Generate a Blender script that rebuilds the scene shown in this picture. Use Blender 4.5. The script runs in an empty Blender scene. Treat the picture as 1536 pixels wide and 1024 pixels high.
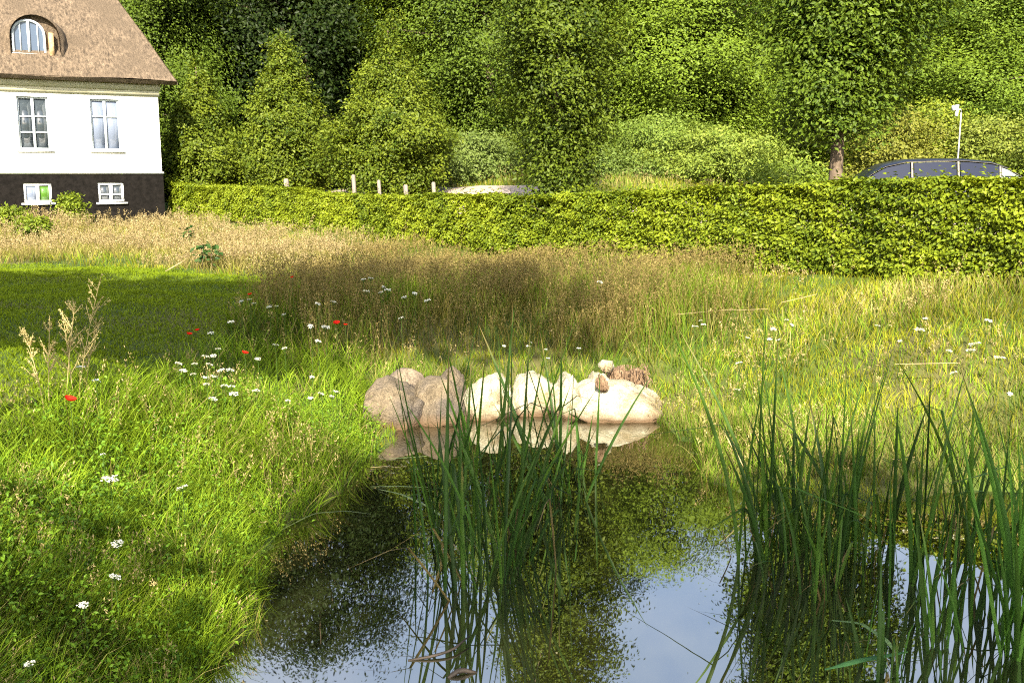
import bpy, math, random
import numpy as np
from mathutils import Vector, noise as mnoise

R = math.radians
rng = np.random.default_rng(7)
random.seed(7)
S = bpy.context.scene
COL = S.collection

# ------------------------------------------------------------------ camera
HC = 2.2                      # camera height above the water
FPX = 1500.0                  # focal length in photo pixels (photo 1536 x 1024)
PITCH = R(9.35)
cam_d = bpy.data.cameras.new('camera')
cam_d.sensor_width = 36.0
cam_d.lens = FPX / 1536 * 36
cam_d.clip_start = 0.05
cam_d.clip_end = 2000
cam = bpy.data.objects.new('camera', cam_d)
cam.location = (0, 0, HC)
cam.rotation_euler = (R(90) - PITCH, 0, 0)
COL.objects.link(cam)
S.camera = cam

# ------------------------------------------------------------------ sky, sun, exposure
SUN_EL = R(33)
SUN_H = np.array([0.01, 1.0]); SUN_H /= np.linalg.norm(SUN_H)
SUN_D = np.array([SUN_H[0] * math.cos(SUN_EL), SUN_H[1] * math.cos(SUN_EL), -math.sin(SUN_EL)])
w = bpy.data.worlds.new('World'); S.world = w; w.use_nodes = True
nt = w.node_tree
bg = nt.nodes['Background']
sky = nt.nodes.new('ShaderNodeTexSky')
sky.sky_type = 'NISHITA'; sky.sun_disc = False
sky.sun_elevation = SUN_EL
sky.sun_rotation = math.atan2(-SUN_H[0], -SUN_H[1])
sky.air_density = 1.0; sky.dust_density = 2.6; sky.ozone_density = 1.5
tcw = nt.nodes.new('ShaderNodeTexCoord'); nw = nt.nodes.new('ShaderNodeTexNoise'); nw.inputs['Scale'].default_value = 2.2; nw.inputs['Detail'].default_value = 7; nw.inputs['Roughness'].default_value = .6
mrw = nt.nodes.new('ShaderNodeMapRange'); mrw.inputs[1].default_value = .40; mrw.inputs[2].default_value = .72; mrw.inputs[3].default_value = .15; mrw.inputs[4].default_value = .85
hsw = nt.nodes.new('ShaderNodeHueSaturation'); hsw.inputs['Saturation'].default_value = .35; hsw.inputs['Value'].default_value = 1.35
mxw = nt.nodes.new('ShaderNodeMix'); mxw.data_type = 'RGBA'
nt.links.new(tcw.outputs['Generated'], nw.inputs[0]); nt.links.new(nw.outputs[0], mrw.inputs[0]); nt.links.new(sky.outputs[0], hsw.inputs['Color'])
nt.links.new(mrw.outputs[0], mxw.inputs[0]); nt.links.new(sky.outputs[0], mxw.inputs[6]); nt.links.new(hsw.outputs[0], mxw.inputs[7])
nt.links.new(mxw.outputs[2], bg.inputs[0])
bg.inputs[1].default_value = 0.096
sl = bpy.data.lights.new('sun', 'SUN'); sl.energy = 5.0; sl.angle = R(0.5); sl.color = (1.0, 0.90, 0.72)
so = bpy.data.objects.new('sun', sl)
so.rotation_euler = Vector(SUN_D).to_track_quat('-Z', 'Y').to_euler()
so.location = (-20, -30, 40)
COL.objects.link(so)
S.view_settings.view_transform = 'Standard'
S.view_settings.look = 'None'
S.view_settings.exposure = 1.8
S.view_settings.gamma = 1.0
S.render.engine = 'CYCLES'
S.cycles.max_bounces = 6
S.cycles.diffuse_bounces = 3
S.cycles.glossy_bounces = 3
S.cycles.transmission_bounces = 3
S.cycles.transparent_max_bounces = 4
S.cycles.use_denoising = False
S.cycles.filter_width = 1.1
S.cycles.caustics_reflective = False
S.cycles.caustics_refractive = False

# ------------------------------------------------------------------ helpers
def ray(px, py):
    u = (np.asarray(px, float) - 768) / FPX
    v = (512 - np.asarray(py, float)) / FPX
    cp, sp = math.cos(PITCH), math.sin(PITCH)
    return u, cp + v * sp, -sp + v * cp

def at(px, py, D):
    """the point at forward distance D seen at a photo pixel"""
    x, y, z = ray(px, py)
    t = D / y
    return np.array([x * t, D + 0 * t, HC + z * t]).T

def tag(o, label=None, cat=None, group=None, kind=None):
    if label: o['label'] = label
    if cat: o['category'] = cat
    if group: o['group'] = group
    if kind: o['kind'] = kind
    return o

def empty(name, loc, label=None, cat=None, group=None):
    o = bpy.data.objects.new(name, None)
    o.location = loc; o.empty_display_size = 0.2
    COL.objects.link(o)
    return tag(o, label, cat, group)

def build(name, V, F, mat, parent=None, col=None, smooth=False, origin=None):
    """one mesh object; V (n,3) in world space, F one array or a list of arrays of faces"""
    V = np.asarray(V, np.float32).reshape(-1, 3)
    Fs = F if isinstance(F, list) and isinstance(F[0], np.ndarray) else [F]
    Fs = [np.asarray(f, np.int32) for f in Fs if len(f)]
    off = np.zeros(3)
    p = parent
    while p is not None:
        off += np.array(p.location); p = p.parent
    if origin is not None and parent is None: off = np.asarray(origin, float)
    me = bpy.data.meshes.new(name)
    me.vertices.add(len(V))
    me.vertices.foreach_set('co', (V - off.astype(np.float32)).ravel())
    li = np.concatenate([f.ravel() for f in Fs])
    tot = np.concatenate([np.full(len(f), f.shape[1], np.int32) for f in Fs])
    st = np.concatenate([[0], np.cumsum(tot)[:-1]]).astype(np.int32)
    me.loops.add(len(li)); me.loops.foreach_set('vertex_index', li)
    me.polygons.add(len(tot)); me.polygons.foreach_set('loop_start', st)
    if smooth: me.polygons.foreach_set('use_smooth', np.ones(len(tot), bool))
    if col is not None:
        a = me.color_attributes.new('Col', 'FLOAT_COLOR', 'POINT')
        c = np.ones((len(V), 4), np.float32); c[:, :3] = col
        a.data.foreach_set('color', c.ravel())
    me.update(calc_edges=True); me.validate()
    for m in (mat if isinstance(mat, (list, tuple)) else [mat]): me.materials.append(m)
    o = bpy.data.objects.new(name, me)
    COL.objects.link(o)
    if parent is not None: o.parent = parent
    elif origin is not None: o.location = origin
    return o

class MB:
    """collects pieces of one mesh"""
    def __init__(s): s.V = []; s.Q = []; s.T = []; s.C = []; s.n = 0
    def add(s, V, F, col=None):
        V = np.asarray(V, float).reshape(-1, 3)
        for f in (F if isinstance(F, list) and isinstance(F[0], np.ndarray) else [F]):
            f = np.asarray(f, int)
            if len(f) == 0: continue
            (s.Q if f.shape[1] == 4 else s.T).append(f + s.n)
        s.V.append(V); s.n += len(V)
        if col is not None: s.C.append(np.broadcast_to(np.asarray(col, float), (len(V), 3)))
        return s
    def box(s, o, a, b, c):
        """box from corner o along the three edge vectors"""
        o, a, b, c = (np.asarray(k, float) for k in (o, a, b, c))
        V = [o, o + a, o + a + b, o + b, o + c, o + a + c, o + a + b + c, o + b + c]
        F = [[0, 3, 2, 1], [4, 5, 6, 7], [0, 1, 5, 4], [1, 2, 6, 5], [2, 3, 7, 6], [3, 0, 4, 7]]
        return s.add(V, F)
    def build(s, name, mat, parent=None, smooth=False, origin=None):
        F = []
        if s.Q: F.append(np.concatenate(s.Q))
        if s.T: F.append(np.concatenate(s.T))
        c = np.concatenate(s.C) if s.C else None
        return build(name, np.concatenate(s.V), F, mat, parent, c, smooth, origin)

def tube(P, rad, k=7, cap=True):
    P = np.asarray(P, float); n = len(P); rad = np.broadcast_to(np.asarray(rad, float), (n,))
    T = np.gradient(P, axis=0); T /= np.linalg.norm(T, axis=1)[:, None] + 1e-9
    ref = np.array([0, 0, 1.0]) if abs(T[:, 2]).mean() < .8 else np.array([1.0, 0, 0])
    A = np.cross(T, ref); A /= np.linalg.norm(A, axis=1)[:, None] + 1e-9
    B = np.cross(T, A)
    th = np.arange(k) / k * 2 * np.pi
    V = P[:, None] + rad[:, None, None] * (np.cos(th)[None, :, None] * A[:, None] + np.sin(th)[None, :, None] * B[:, None])
    V = V.reshape(-1, 3); F = []
    for i in range(n - 1):
        for j in range(k):
            a = i * k + j; b = i * k + (j + 1) % k
            F.append([a, b, b + k, a + k])
    Ts = []
    if cap:
        V = np.vstack([V, P[0], P[-1]])
        for j in range(k):
            Ts.append([n * k, (j + 1) % k, j]); Ts.append([n * k + 1, (n - 1) * k + j, (n - 1) * k + (j + 1) % k])
    return V, ([np.array(F), np.array(Ts)] if cap else [np.array(F)])

def unit(v): return v / (np.linalg.norm(v, axis=-1, keepdims=True) + 1e-9)

_ph = np.random.default_rng(99)
_W = [(_ph.normal(size=(6, 2)), _ph.uniform(0, 6.28, 6)) for _ in range(12)]
def pn(x, y, scale, seed=0):
    """smooth patchy noise, about -1..1"""
    W, ph = _W[seed % 12]; r = 0
    for (a, b), p in zip(W, ph): r = r + np.sin((a * x + b * y) * 2.2 / scale + p)
    return r / 2.6

def leaves(P, N, size, rg, axis=None, wid=0.5, fold=0.18):
    """folded diamond leaves: 4 vertices, 2 triangles each"""
    n = len(P)
    if axis is None: axis = rg.normal(size=(n, 3))
    a = unit(axis - N * np.sum(axis * N, 1, keepdims=True))
    b = np.cross(N, a); L = np.asarray(size).reshape(-1, 1) * np.ones((n, 1))
    V = np.empty((n, 4, 3))
    V[:, 0] = P
    V[:, 1] = P + a * L * .45 + b * L * wid * .5 + N * L * fold
    V[:, 2] = P + a * L
    V[:, 3] = P + a * L * .45 - b * L * wid * .5 + N * L * fold
    i = np.arange(n)[:, None] * 4
    F = np.concatenate([i + [0, 3, 2], i + [0, 2, 1]], 0)
    return V.reshape(-1, 3), F

def blades(P, H, lean, curve, W, c0, c1, seg, rg, az=None):
    """grass blades: ribbons of `seg` segments ending in a point"""
    n = len(P)
    th = rg.uniform(0, 2 * np.pi, n) if az is None else az
    d = np.stack([np.cos(th), np.sin(th), 0 * th], 1)
    wa = rg.uniform(0, 2 * np.pi, n)
    wv = np.stack([np.cos(wa), np.sin(wa), 0 * wa], 1)
    k = 2 * seg + 1
    V = np.empty((n, k, 3)); C = np.empty((n, k, 3))
    for s in range(seg + 1):
        t = s / seg
        off = lean * t + curve * t * t
        up = t * np.sqrt(np.clip(1 - np.minimum(off, .95) ** 2 * .6, .1, 1))
        c = P + d * (H * off)[:, None] + np.array([0, 0, 1.0]) * (H * up)[:, None]
        cc = c0 + (c1 - c0) * t
        if s < seg:
            wd = (W * (1 - .55 * t) * .5)[:, None]
            V[:, 2 * s] = c - wv * wd; V[:, 2 * s + 1] = c + wv * wd
            C[:, 2 * s] = cc; C[:, 2 * s + 1] = cc
        else:
            V[:, 2 * s] = c; C[:, 2 * s] = cc
    i = np.arange(n)[:, None] * k; T = []
    for s in range(seg - 1):
        T.append(i + [2 * s, 2 * s + 1, 2 * s + 3]); T.append(i + [2 * s, 2 * s + 3, 2 * s + 2])
    T.append(i + [2 * seg - 2, 2 * seg - 1, 2 * seg])
    return V.reshape(-1, 3), np.concatenate(T, 0), C.reshape(-1, 3)

# ------------------------------------------------------------------ materials
def mat(name):
    m = bpy.data.materials.new(name); m.use_nodes = True
    return m, m.node_tree, m.node_tree.nodes['Principled BSDF']

def leaf_mat(name, trans=.3, rough=.55, spec=.25, tint=(1, 1, 1)):
    m, t, b = mat(name)
    a = t.nodes.new('ShaderNodeVertexColor'); a.layer_name = 'Col'
    b.inputs['Roughness'].default_value = rough
    b.inputs['Specular IOR Level'].default_value = spec
    tr = t.nodes.new('ShaderNodeBsdfTranslucent')
    mul = t.nodes.new('ShaderNodeMix'); mul.data_type = 'RGBA'; mul.blend_type = 'MULTIPLY'; mul.inputs[0].default_value = 1
    mul.inputs[7].default_value = (1.35, 1.15, .35, 1)
    mx = t.nodes.new('ShaderNodeMixShader'); mx.inputs[0].default_value = trans
    L = t.links.new
    L(a.outputs[0], b.inputs['Base Color']); L(a.outputs[0], mul.inputs[6]); L(mul.outputs[2], tr.inputs[0])
    L(b.outputs[0], mx.inputs[1]); L(tr.outputs[0], mx.inputs[2])
    L(mx.outputs[0], t.nodes['Material Output'].inputs[0])
    return m

def noisy(name, c0, c1, scale=8, rough=.8, bump=.3, detail=6, stretch=(1, 1, 1), rotz=0, lo=.35, hi=.65, c2=None, scale2=1.0, bdist=.02, spec=.3, fine=0.0, crack=0.0):
    m, t, b = mat(name); L = t.links.new
    tc = t.nodes.new('ShaderNodeTexCoord'); mp = t.nodes.new('ShaderNodeMapping'); mp.inputs['Scale'].default_value = stretch
    n = t.nodes.new('ShaderNodeTexNoise'); n.inputs['Scale'].default_value = scale; n.inputs['Detail'].default_value = detail
    n.inputs['Roughness'].default_value = .65
    r = t.nodes.new('ShaderNodeValToRGB')
    r.color_ramp.elements[0].position = lo; r.color_ramp.elements[1].position = hi
    r.color_ramp.elements[0].color = (*c0, 1); r.color_ramp.elements[1].color = (*c1, 1)
    src = tc.outputs['Object']
    if rotz:
        mr = t.nodes.new('ShaderNodeMapping'); mr.inputs['Rotation'].default_value = (0, 0, R(rotz)); L(src, mr.inputs[0]); src = mr.outputs[0]
    L(src, mp.inputs[0]); L(mp.outputs[0], n.inputs[0]); L(n.outputs[0], r.inputs[0])
    out = r.outputs[0]
    if c2 is not None:
        n2 = t.nodes.new('ShaderNodeTexNoise'); n2.inputs['Scale'].default_value = scale2; n2.inputs['Detail'].default_value = 4
        r2 = t.nodes.new('ShaderNodeValToRGB'); r2.color_ramp.elements[0].position = .45; r2.color_ramp.elements[1].position = .62
        mx = t.nodes.new('ShaderNodeMix'); mx.data_type = 'RGBA'; mx.inputs[7].default_value = (*c2, 1)
        L(tc.outputs['Object'], n2.inputs[0]); L(n2.outputs[0], r2.inputs[0]); L(r2.outputs[0], mx.inputs[0]); L(out, mx.inputs[6]); out = mx.outputs[2]
    if fine:                                             # speckle: mineral grains and lichen dots
        n3 = t.nodes.new('ShaderNodeTexNoise'); n3.inputs['Scale'].default_value = fine; n3.inputs['Detail'].default_value = 3
        r3 = t.nodes.new('ShaderNodeMapRange'); r3.inputs[1].default_value = .3; r3.inputs[2].default_value = .7; r3.inputs[3].default_value = .55; r3.inputs[4].default_value = 1.25
        m3 = t.nodes.new('ShaderNodeMix'); m3.data_type = 'RGBA'; m3.blend_type = 'MULTIPLY'; m3.inputs[0].default_value = 1
        L(tc.outputs['Object'], n3.inputs[0]); L(n3.outputs[0], r3.inputs[0]); L(out, m3.inputs[6]); L(r3.outputs[0], m3.inputs[7]); out = m3.outputs[2]
    L(out, b.inputs['Base Color'])
    b.inputs['Roughness'].default_value = rough; b.inputs['Specular IOR Level'].default_value = spec
    if bump:
        bp = t.nodes.new('ShaderNodeBump'); bp.inputs['Strength'].default_value = bump; bp.inputs['Distance'].default_value = bdist
        hsrc = n.outputs[0]
        if fine:
            ad = t.nodes.new('ShaderNodeMath'); ad.operation = 'MULTIPLY_ADD'; ad.inputs[1].default_value = .35; L(n3.outputs[0], ad.inputs[0]); L(hsrc, ad.inputs[2]); hsrc = ad.outputs[0]
        L(hsrc, bp.inputs['Height']); L(bp.outputs[0], b.inputs['Normal'])
    return m

M = {}
M['leaf'] = leaf_mat('leaf_surface', .3, .5, .18)
M['grass'] = leaf_mat('grass_blade', .3, .6, .08)
M['reed'] = leaf_mat('reed_blade', .28, .5, .22)
M['petal'] = leaf_mat('petal', .25, .7, .1)
M['bark'] = noisy('bark', (.05, .035, .022), (.16, .12, .085), 14, .9, .6, stretch=(1, 1, .25))
M['ground'] = noisy('meadow_soil', (.03, .06, .006), (.075, .11, .012), 5, .95, .4, c2=(.09, .085, .025), scale2=.6)
M['wet_wood'] = noisy('wet_dark_wood', (.012, .009, .007), (.04, .03, .022), 14, .7, .5)
M['gravel'] = noisy('pale_gravel', (.26, .205, .165), (.42, .35, .29), 30, .9, .4)
M['plaster'] = noisy('white_plaster', (.66, .655, .63), (.80, .80, .78), 2.2, .85, .15, bdist=.01)
M['cornice'] = noisy('cream_cornice', (.55, .52, .36), (.66, .63, .46), 4, .8, .1)
M['tar'] = noisy('tarred_plinth', (.0035, .003, .0025), (.010, .0085, .0075), 9, .9, .5, spec=.1)
M['paint'] = noisy('white_paint', (.74, .75, .74), (.82, .83, .82), 12, .5, .05)
M['greypaint'] = noisy('weathered_blue_grey_paint', (.36, .42, .46), (.50, .56, .58), 12, .5, .05)
M['winpaint'] = noisy('blue_white_paint', (.46, .52, .56), (.56, .62, .66), 12, .5, .05)
M['thatch'] = noisy('thatch', (.032, .023, .015), (.235, .175, .118), 17, .95, .8, detail=11, stretch=(1, .35, .45), rotz=-30, c2=(.105, .078, .052), scale2=1.1, bdist=.06, lo=.3, hi=.72, fine=55)
M['dark_thatch'] = noisy('weathered_reed', (.03, .02, .015), (.09, .06, .04), 26, .95, .6)
M['brick'] = noisy('tan_brick', (.28, .17, .08), (.50, .36, .20), 14, .9, .5)
M['wood'] = noisy('silvered_wood', (.13, .11, .09), (.25, .215, .18), 10, .85, .4, stretch=(3, 3, .4))
M['galv'] = noisy('galvanised_steel', (.30, .31, .32), (.42, .43, .44), 30, .45, .05)
M['stone_pale'] = noisy('pale_limestone', (.31, .285, .185), (.54, .515, .40), 5, .85, .7, c2=(.27, .22, .13), scale2=3.2, bdist=.05, fine=70)
M['stone_tan'] = noisy('tan_granite', (.095, .073, .045), (.235, .185, .118), 6, .85, .8, c2=(.085, .07, .055), scale2=3.0, bdist=.05, fine=70)
M['stone_grey'] = noisy('grey_brown_granite', (.11, .085, .06), (.30, .24, .165), 7, .85, .8, c2=(.09, .07, .055), scale2=3.5, bdist=.05, fine=70)
M['stump'] = noisy('old_root_wood', (.07, .04, .022), (.30, .20, .12), 9, .95, .9, stretch=(4, 4, 1), bdist=.03)
M['rubber'] = noisy('tyre_rubber', (.012, .012, .012), (.022, .022, .022), 40, .8, .1)

def stained(m, z0=.02, z1=.12, c=(.10, .062, .032)):
    """brown tide mark left on the stones by the pond"""
    t = m.node_tree; b = t.nodes['Principled BSDF']; L = t.links.new
    src = b.inputs['Base Color'].links[0].from_socket
    g = t.nodes.new('ShaderNodeNewGeometry'); sp = t.nodes.new('ShaderNodeSeparateXYZ'); L(g.outputs['Position'], sp.inputs[0])
    n = t.nodes.new('ShaderNodeTexNoise'); n.inputs['Scale'].default_value = 9; L(g.outputs['Position'], n.inputs[0])
    ma = t.nodes.new('ShaderNodeMath'); ma.operation = 'MULTIPLY_ADD'; ma.inputs[1].default_value = -.05; L(n.outputs[0], ma.inputs[0]); L(sp.outputs[2], ma.inputs[2])
    mr = t.nodes.new('ShaderNodeMapRange'); mr.inputs[1].default_value = z0 - .03; mr.inputs[2].default_value = z1 - .03
    L(ma.outputs[0], mr.inputs[0])
    mx = t.nodes.new('ShaderNodeMix'); mx.data_type = 'RGBA'; mx.inputs[6].default_value = (*c, 1)
    L(mr.outputs[0], mx.inputs[0]); L(src, mx.inputs[7]); L(mx.outputs[2], b.inputs['Base Color'])
for k in ('stone_pale', 'stone_tan', 'stone_grey'): stained(M[k])

def glass(name, c, rough=.03, spec=.8, metallic=0.0):
    m, t, b = mat(name); b.inputs['Base Color'].default_value = (*c, 1); b.inputs['Roughness'].default_value = rough
    b.inputs['Specular IOR Level'].default_value = spec; b.inputs['Metallic'].default_value = metallic
    n = t.nodes.new('ShaderNodeTexNoise'); n.inputs['Scale'].default_value = 2.5
    bp = t.nodes.new('ShaderNodeBump'); bp.inputs['Strength'].default_value = .04; bp.inputs['Distance'].default_value = .02
    t.links.new(n.outputs[0], bp.inputs['Height']); t.links.new(bp.outputs[0], b.inputs['Normal'])
    return m
M['glass'] = glass('window_glass', (.035, .045, .055), .03, 1.0)
M['curtain'] = glass('glass_over_pale_curtain', (.15, .18, .25), .08, .6)
M['carglass'] = glass('car_glass', (.008, .012, .028), .05, .14)
M['carpaint'] = glass('dark_blue_car_paint', (.006, .008, .018), .3, .3)
M['bluepane'] = glass('blue_grey_glass', (.06, .085, .13), .06, .5)
M['paleglass'] = glass('pale_rear_glass', (.12, .15, .14), .05, .5)
M['trim'] = noisy('dull_trim', (.07, .065, .06), (.14, .125, .11), 20, .5, 0)
M['chrome'] = glass('bright_trim', (.5, .5, .5), .25, .5, 1.0)

# water: dark pond, mirror-like surface
m, t, b = mat('pond_water'); L = t.links.new
b.inputs['Base Color'].default_value = (.012, .013, .004, 1); b.inputs['Roughness'].default_value = .6; b.inputs['Specular IOR Level'].default_value = 0
gl = t.nodes.new('ShaderNodeBsdfGlossy'); gl.inputs['Roughness'].default_value = .012; gl.inputs[0].default_value = (1, .98, .95, 1)
fr = t.nodes.new('ShaderNodeFresnel'); fr.inputs[0].default_value = 5.4
mx = t.nodes.new('ShaderNodeMixShader')
g = t.nodes.new('ShaderNodeNewGeometry')
n1 = t.nodes.new('ShaderNodeTexNoise'); n1.inputs['Scale'].default_value = 2.2; n1.inputs['Detail'].default_value = 2
bp = t.nodes.new('ShaderNodeBump'); bp.inputs['Strength'].default_value = .055; bp.inputs['Distance'].default_value = .012
L(g.outputs['Position'], n1.inputs[0]); L(n1.outputs[0], bp.inputs['Height'])
L(bp.outputs[0], gl.inputs['Normal']); L(bp.outputs[0], fr.inputs['Normal'])
L(fr.outputs[0], mx.inputs[0]); L(b.outputs[0], mx.inputs[1]); L(gl.outputs[0], mx.inputs[2])
L(mx.outputs[0], t.nodes['Material Output'].inputs[0])
M['water'] = m

# ------------------------------------------------------------------ terrain
def flat(px, py, z=0.0):
    x, y, zz = ray(px, py); tt = (z - HC) / zz
    return np.array([x * tt, y * tt]).T

POND = np.array([flat(*p) for p in [(255, 1024), (300, 930), (360, 840), (440, 772), (525, 722), (560, 660), (600, 622), (700, 616), (850, 616),
        (975, 622), (1000, 640), (1050, 690), (1100, 728), (1200, 742), (1320, 752), (1450, 748), (1560, 742), (1700, 760)]]
        + [np.array(p) for p in [(4.6, 5.5), (4.2, 3.6), (2.4, 2.0), (0.3, 1.7), (-.9, 2.4), (-1.35, 3.4)]])

def sdf(x, y, poly):
    x = np.asarray(x, float); y = np.asarray(y, float)
    d = np.full(x.shape, 1e9); ins = np.zeros(x.shape, bool)
    for (ax, ay), (bx, by) in zip(poly, np.roll(poly, -1, 0)):
        ex, ey = bx - ax, by - ay; tt = np.clip(((x - ax) * ex + (y - ay) * ey) / (ex * ex + ey * ey), 0, 1)
        d = np.minimum(d, (x - ax - tt * ex) ** 2 + (y - ay - tt * ey) ** 2)
        c = ((ay > y) != (by > y)) & (x < (bx - ax) * (y - ay) / (by - ay + 1e-12) + ax)
        ins ^= c
    return np.sqrt(d) * np.where(ins, -1, 1)

HEDGE_PX = [(270, 27.0), (480, 23.15), (770, 18.2), (1000, 15.3), (1250, 13.0), (1536, 11.0), (1800, 9.6)]
ctrl = [at(270, 332, 27.0), at(480, 347, 23.15), at(770, 378, 18.2), at(1000, 392, 15.3), at(1250, 406, 13.0), at(1536, 418, 11.0), at(1800, 430, 9.6),
        at(245, 331, 26.2), at(0, 337, 23.6), at(-250, 342, 22), at(150, 355, 22), at(0, 405, 15), at(200, 410, 15), at(-300, 410, 15), at(0, 560, 7.2), at(250, 480, 10.3),
        at(480, 288, 27.5), at(730, 291, 23.2), at(900, 296, 22), at(1100, 300, 20), at(1420, 340, 20.8), at(1250, 330, 16.5), at(1600, 350, 19),
        at(600, 450, 13), at(850, 470, 12), at(1100, 470, 11), at(1400, 500, 9), at(1700, 520, 8.6), at(600, 600, 9.2), at(900, 590, 9.6), at(1100, 640, 8.2),
        at(100, 700, 5.2), at(300, 700, 6.0)]
ctrl += [np.array(p, float) for p in [(-1.8, 3.2, .55), (-4, 3, .75), (0, -2, .7), (0, .5, .55), (-12, 0, .9), (12, 0, 1.1), (7, 5, 1.0), (-12, -12, .8), (12, -12, 1),
        (-30, 20, 1.2), (-22, 38, 1.8), (-5, 38, 2.3), (8, 38, 2.2), (20, 36, 2.2), (0, 60, 6), (25, 58, 6), (-25, 58, 6), (0, 130, 16), (-90, 120, 14), (90, 120, 14),
        (90, 40, 5), (-90, 40, 4), (-90, -30, 1), (90, -30, 2), (0, -40, 1)]]
ctrl = np.array(ctrl)
def _k(r2): return np.where(r2 > 0, .5 * r2 * np.log(r2 + 1e-12), 0)
_sc = 20.0
cxy = ctrl[:, :2] / _sc; nC = len(cxy)
Kmat = _k(((cxy[:, None] - cxy[None]) ** 2).sum(-1)) + .004 * np.eye(nC)
Pm = np.hstack([np.ones((nC, 1)), cxy])
sol = np.linalg.solve(np.block([[Kmat, Pm], [Pm.T, np.zeros((3, 3))]]), np.concatenate([ctrl[:, 2], np.zeros(3)]))

def base_z(x, y):
    q = np.stack([np.ravel(x), np.ravel(y)], 1) / _sc; out = np.empty(len(q))
    for i in range(0, len(q), 40000):
        c = q[i:i + 40000]
        out[i:i + 40000] = _k(((c[:, None] - cxy[None]) ** 2).sum(-1)) @ sol[:nC] + sol[nC] + c @ sol[nC + 1:]
    return out.reshape(np.shape(x))

def shore(x, y): return sdf(x, y, POND) + .13 * pn(x, y, .9, 3) + .06 * pn(x, y, .35, 4)
def ss(t): t = np.clip(t, 0, 1); return t * t * (3 - 2 * t)
def gz(x, y):
    x = np.asarray(x, float); y = np.asarray(y, float)
    s = shore(x, y); b = np.maximum(base_z(x, y), .12)
    b = b + .05 * pn(x, y, 2.2, 1) + .02 * pn(x, y, .8, 2)
    f = np.clip(s / 2.2, 0, 1)
    out = np.clip(b, .05, None) * (1 - (1 - f) ** 1.6)
    return np.where(s > 0, out, -.45 * ss(-s / 1.0))

def ground(px, py, h=0.0):
    """point on the terrain (raised by h) seen at a photo pixel"""
    dx, dy, dz = ray(px, py)
    ts = np.concatenate([np.linspace(1.5, 20, 900), np.linspace(20.05, 70, 700)])
    X, Y, Z = dx * ts, dy * ts, HC + dz * ts
    bel = Z < np.maximum(gz(X, Y), 0) + h
    i = int(np.argmax(bel)) if bel.any() else len(ts) - 1
    return np.array([X[i], Y[i], float(max(gz(X[i:i + 1], Y[i:i + 1])[0], 0))])

def gpoly(pts): return np.array([ground(*p)[:2] for p in pts])

def axis_grid(lo, a, b, hi, fine):
    inner = np.arange(a, b + fine / 2, fine)
    left = []; s, p = fine, a
    while p > lo: s *= 1.25; p -= s; left.append(p)
    right = []; s, p = fine, b
    while p < hi: s *= 1.25; p += s; right.append(p)
    return np.concatenate([left[::-1], inner, right])
gx = axis_grid(-400, -14, 14, 400, .2); gy = axis_grid(-200, -3, 34, 700, .2)
XX, YY = np.meshgrid(gx, gy)
ZZ = gz(XX, YY)
far = np.hypot(XX, YY)
ZZ = np.where(far > 110, np.clip(ZZ, -5, 14), ZZ)
nx, ny = len(gx), len(gy)
idx = np.arange(nx * ny).reshape(ny, nx)
F = np.stack([idx[:-1, :-1], idx[:-1, 1:], idx[1:, 1:], idx[1:, :-1]], -1).reshape(-1, 4)
o = build('ground', np.stack([XX, YY, ZZ], -1).reshape(-1, 3), F, M['ground'], smooth=True)
tag(o, 'grassy ground rising from the pond to the hedge and wood', None, None, 'structure')

wx, wy = POND[:, 0], POND[:, 1]
cx, cy = wx.mean(), wy.mean()
x0, x1, y0, y1 = wx.min() - .6, wx.max() + .6, wy.min() - .6, wy.max() + .6
o = build('pond_water', [(x0, y0, 0), (x1, y0, 0), (x1, y1, 0), (x0, y1, 0)], [[0, 1, 2, 3]], M['water'])
tag(o, 'still dark pond water mirroring trees and blue sky', None, None, 'structure')

def drape(pts_l, pts_r, name, m, label, dz=.03, nu=60, nv=10):
    """a sheet following the ground between two polylines"""
    a = np.asarray(pts_l, float); c = np.asarray(pts_r, float)
    u = np.linspace(0, len(a) - 1, nu); k = np.arange(len(a))
    A = np.stack([np.interp(u, k, a[:, i]) for i in range(2)], 1); B = np.stack([np.interp(u, k, c[:, i]) for i in range(2)], 1)
    v = np.linspace(0, 1, nv)[None, :, None]
    Q = A[:, None] * (1 - v) + B[:, None] * v
    z = gz(Q[..., 0], Q[..., 1]) + dz
    V = np.concatenate([Q, z[..., None]], -1).reshape(-1, 3)
    ii = np.arange(nu * nv).reshape(nu, nv)
    F = np.stack([ii[:-1, :-1], ii[:-1, 1:], ii[1:, 1:], ii[1:, :-1]], -1).reshape(-1, 4)
    return tag(build(name, V, F, m, smooth=True), label, None, None, 'structure')

def hz(px, extra=0.0):
    k = np.array(HEDGE_PX); D = 1 / np.interp(px, k[:, 0], 1 / k[:, 1]) + extra
    return np.array([(px - 768) / FPX * D / 1.012, D])
drape([hz(p, 2.6) for p in (380, 600, 850, 1100, 1400, 1700)], [hz(p, 6.2) for p in (360, 600, 850, 1100, 1400, 1700)], 'gravel_drive', M['gravel'],
      'pale gravel drive running behind the clipped hedge')

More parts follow.
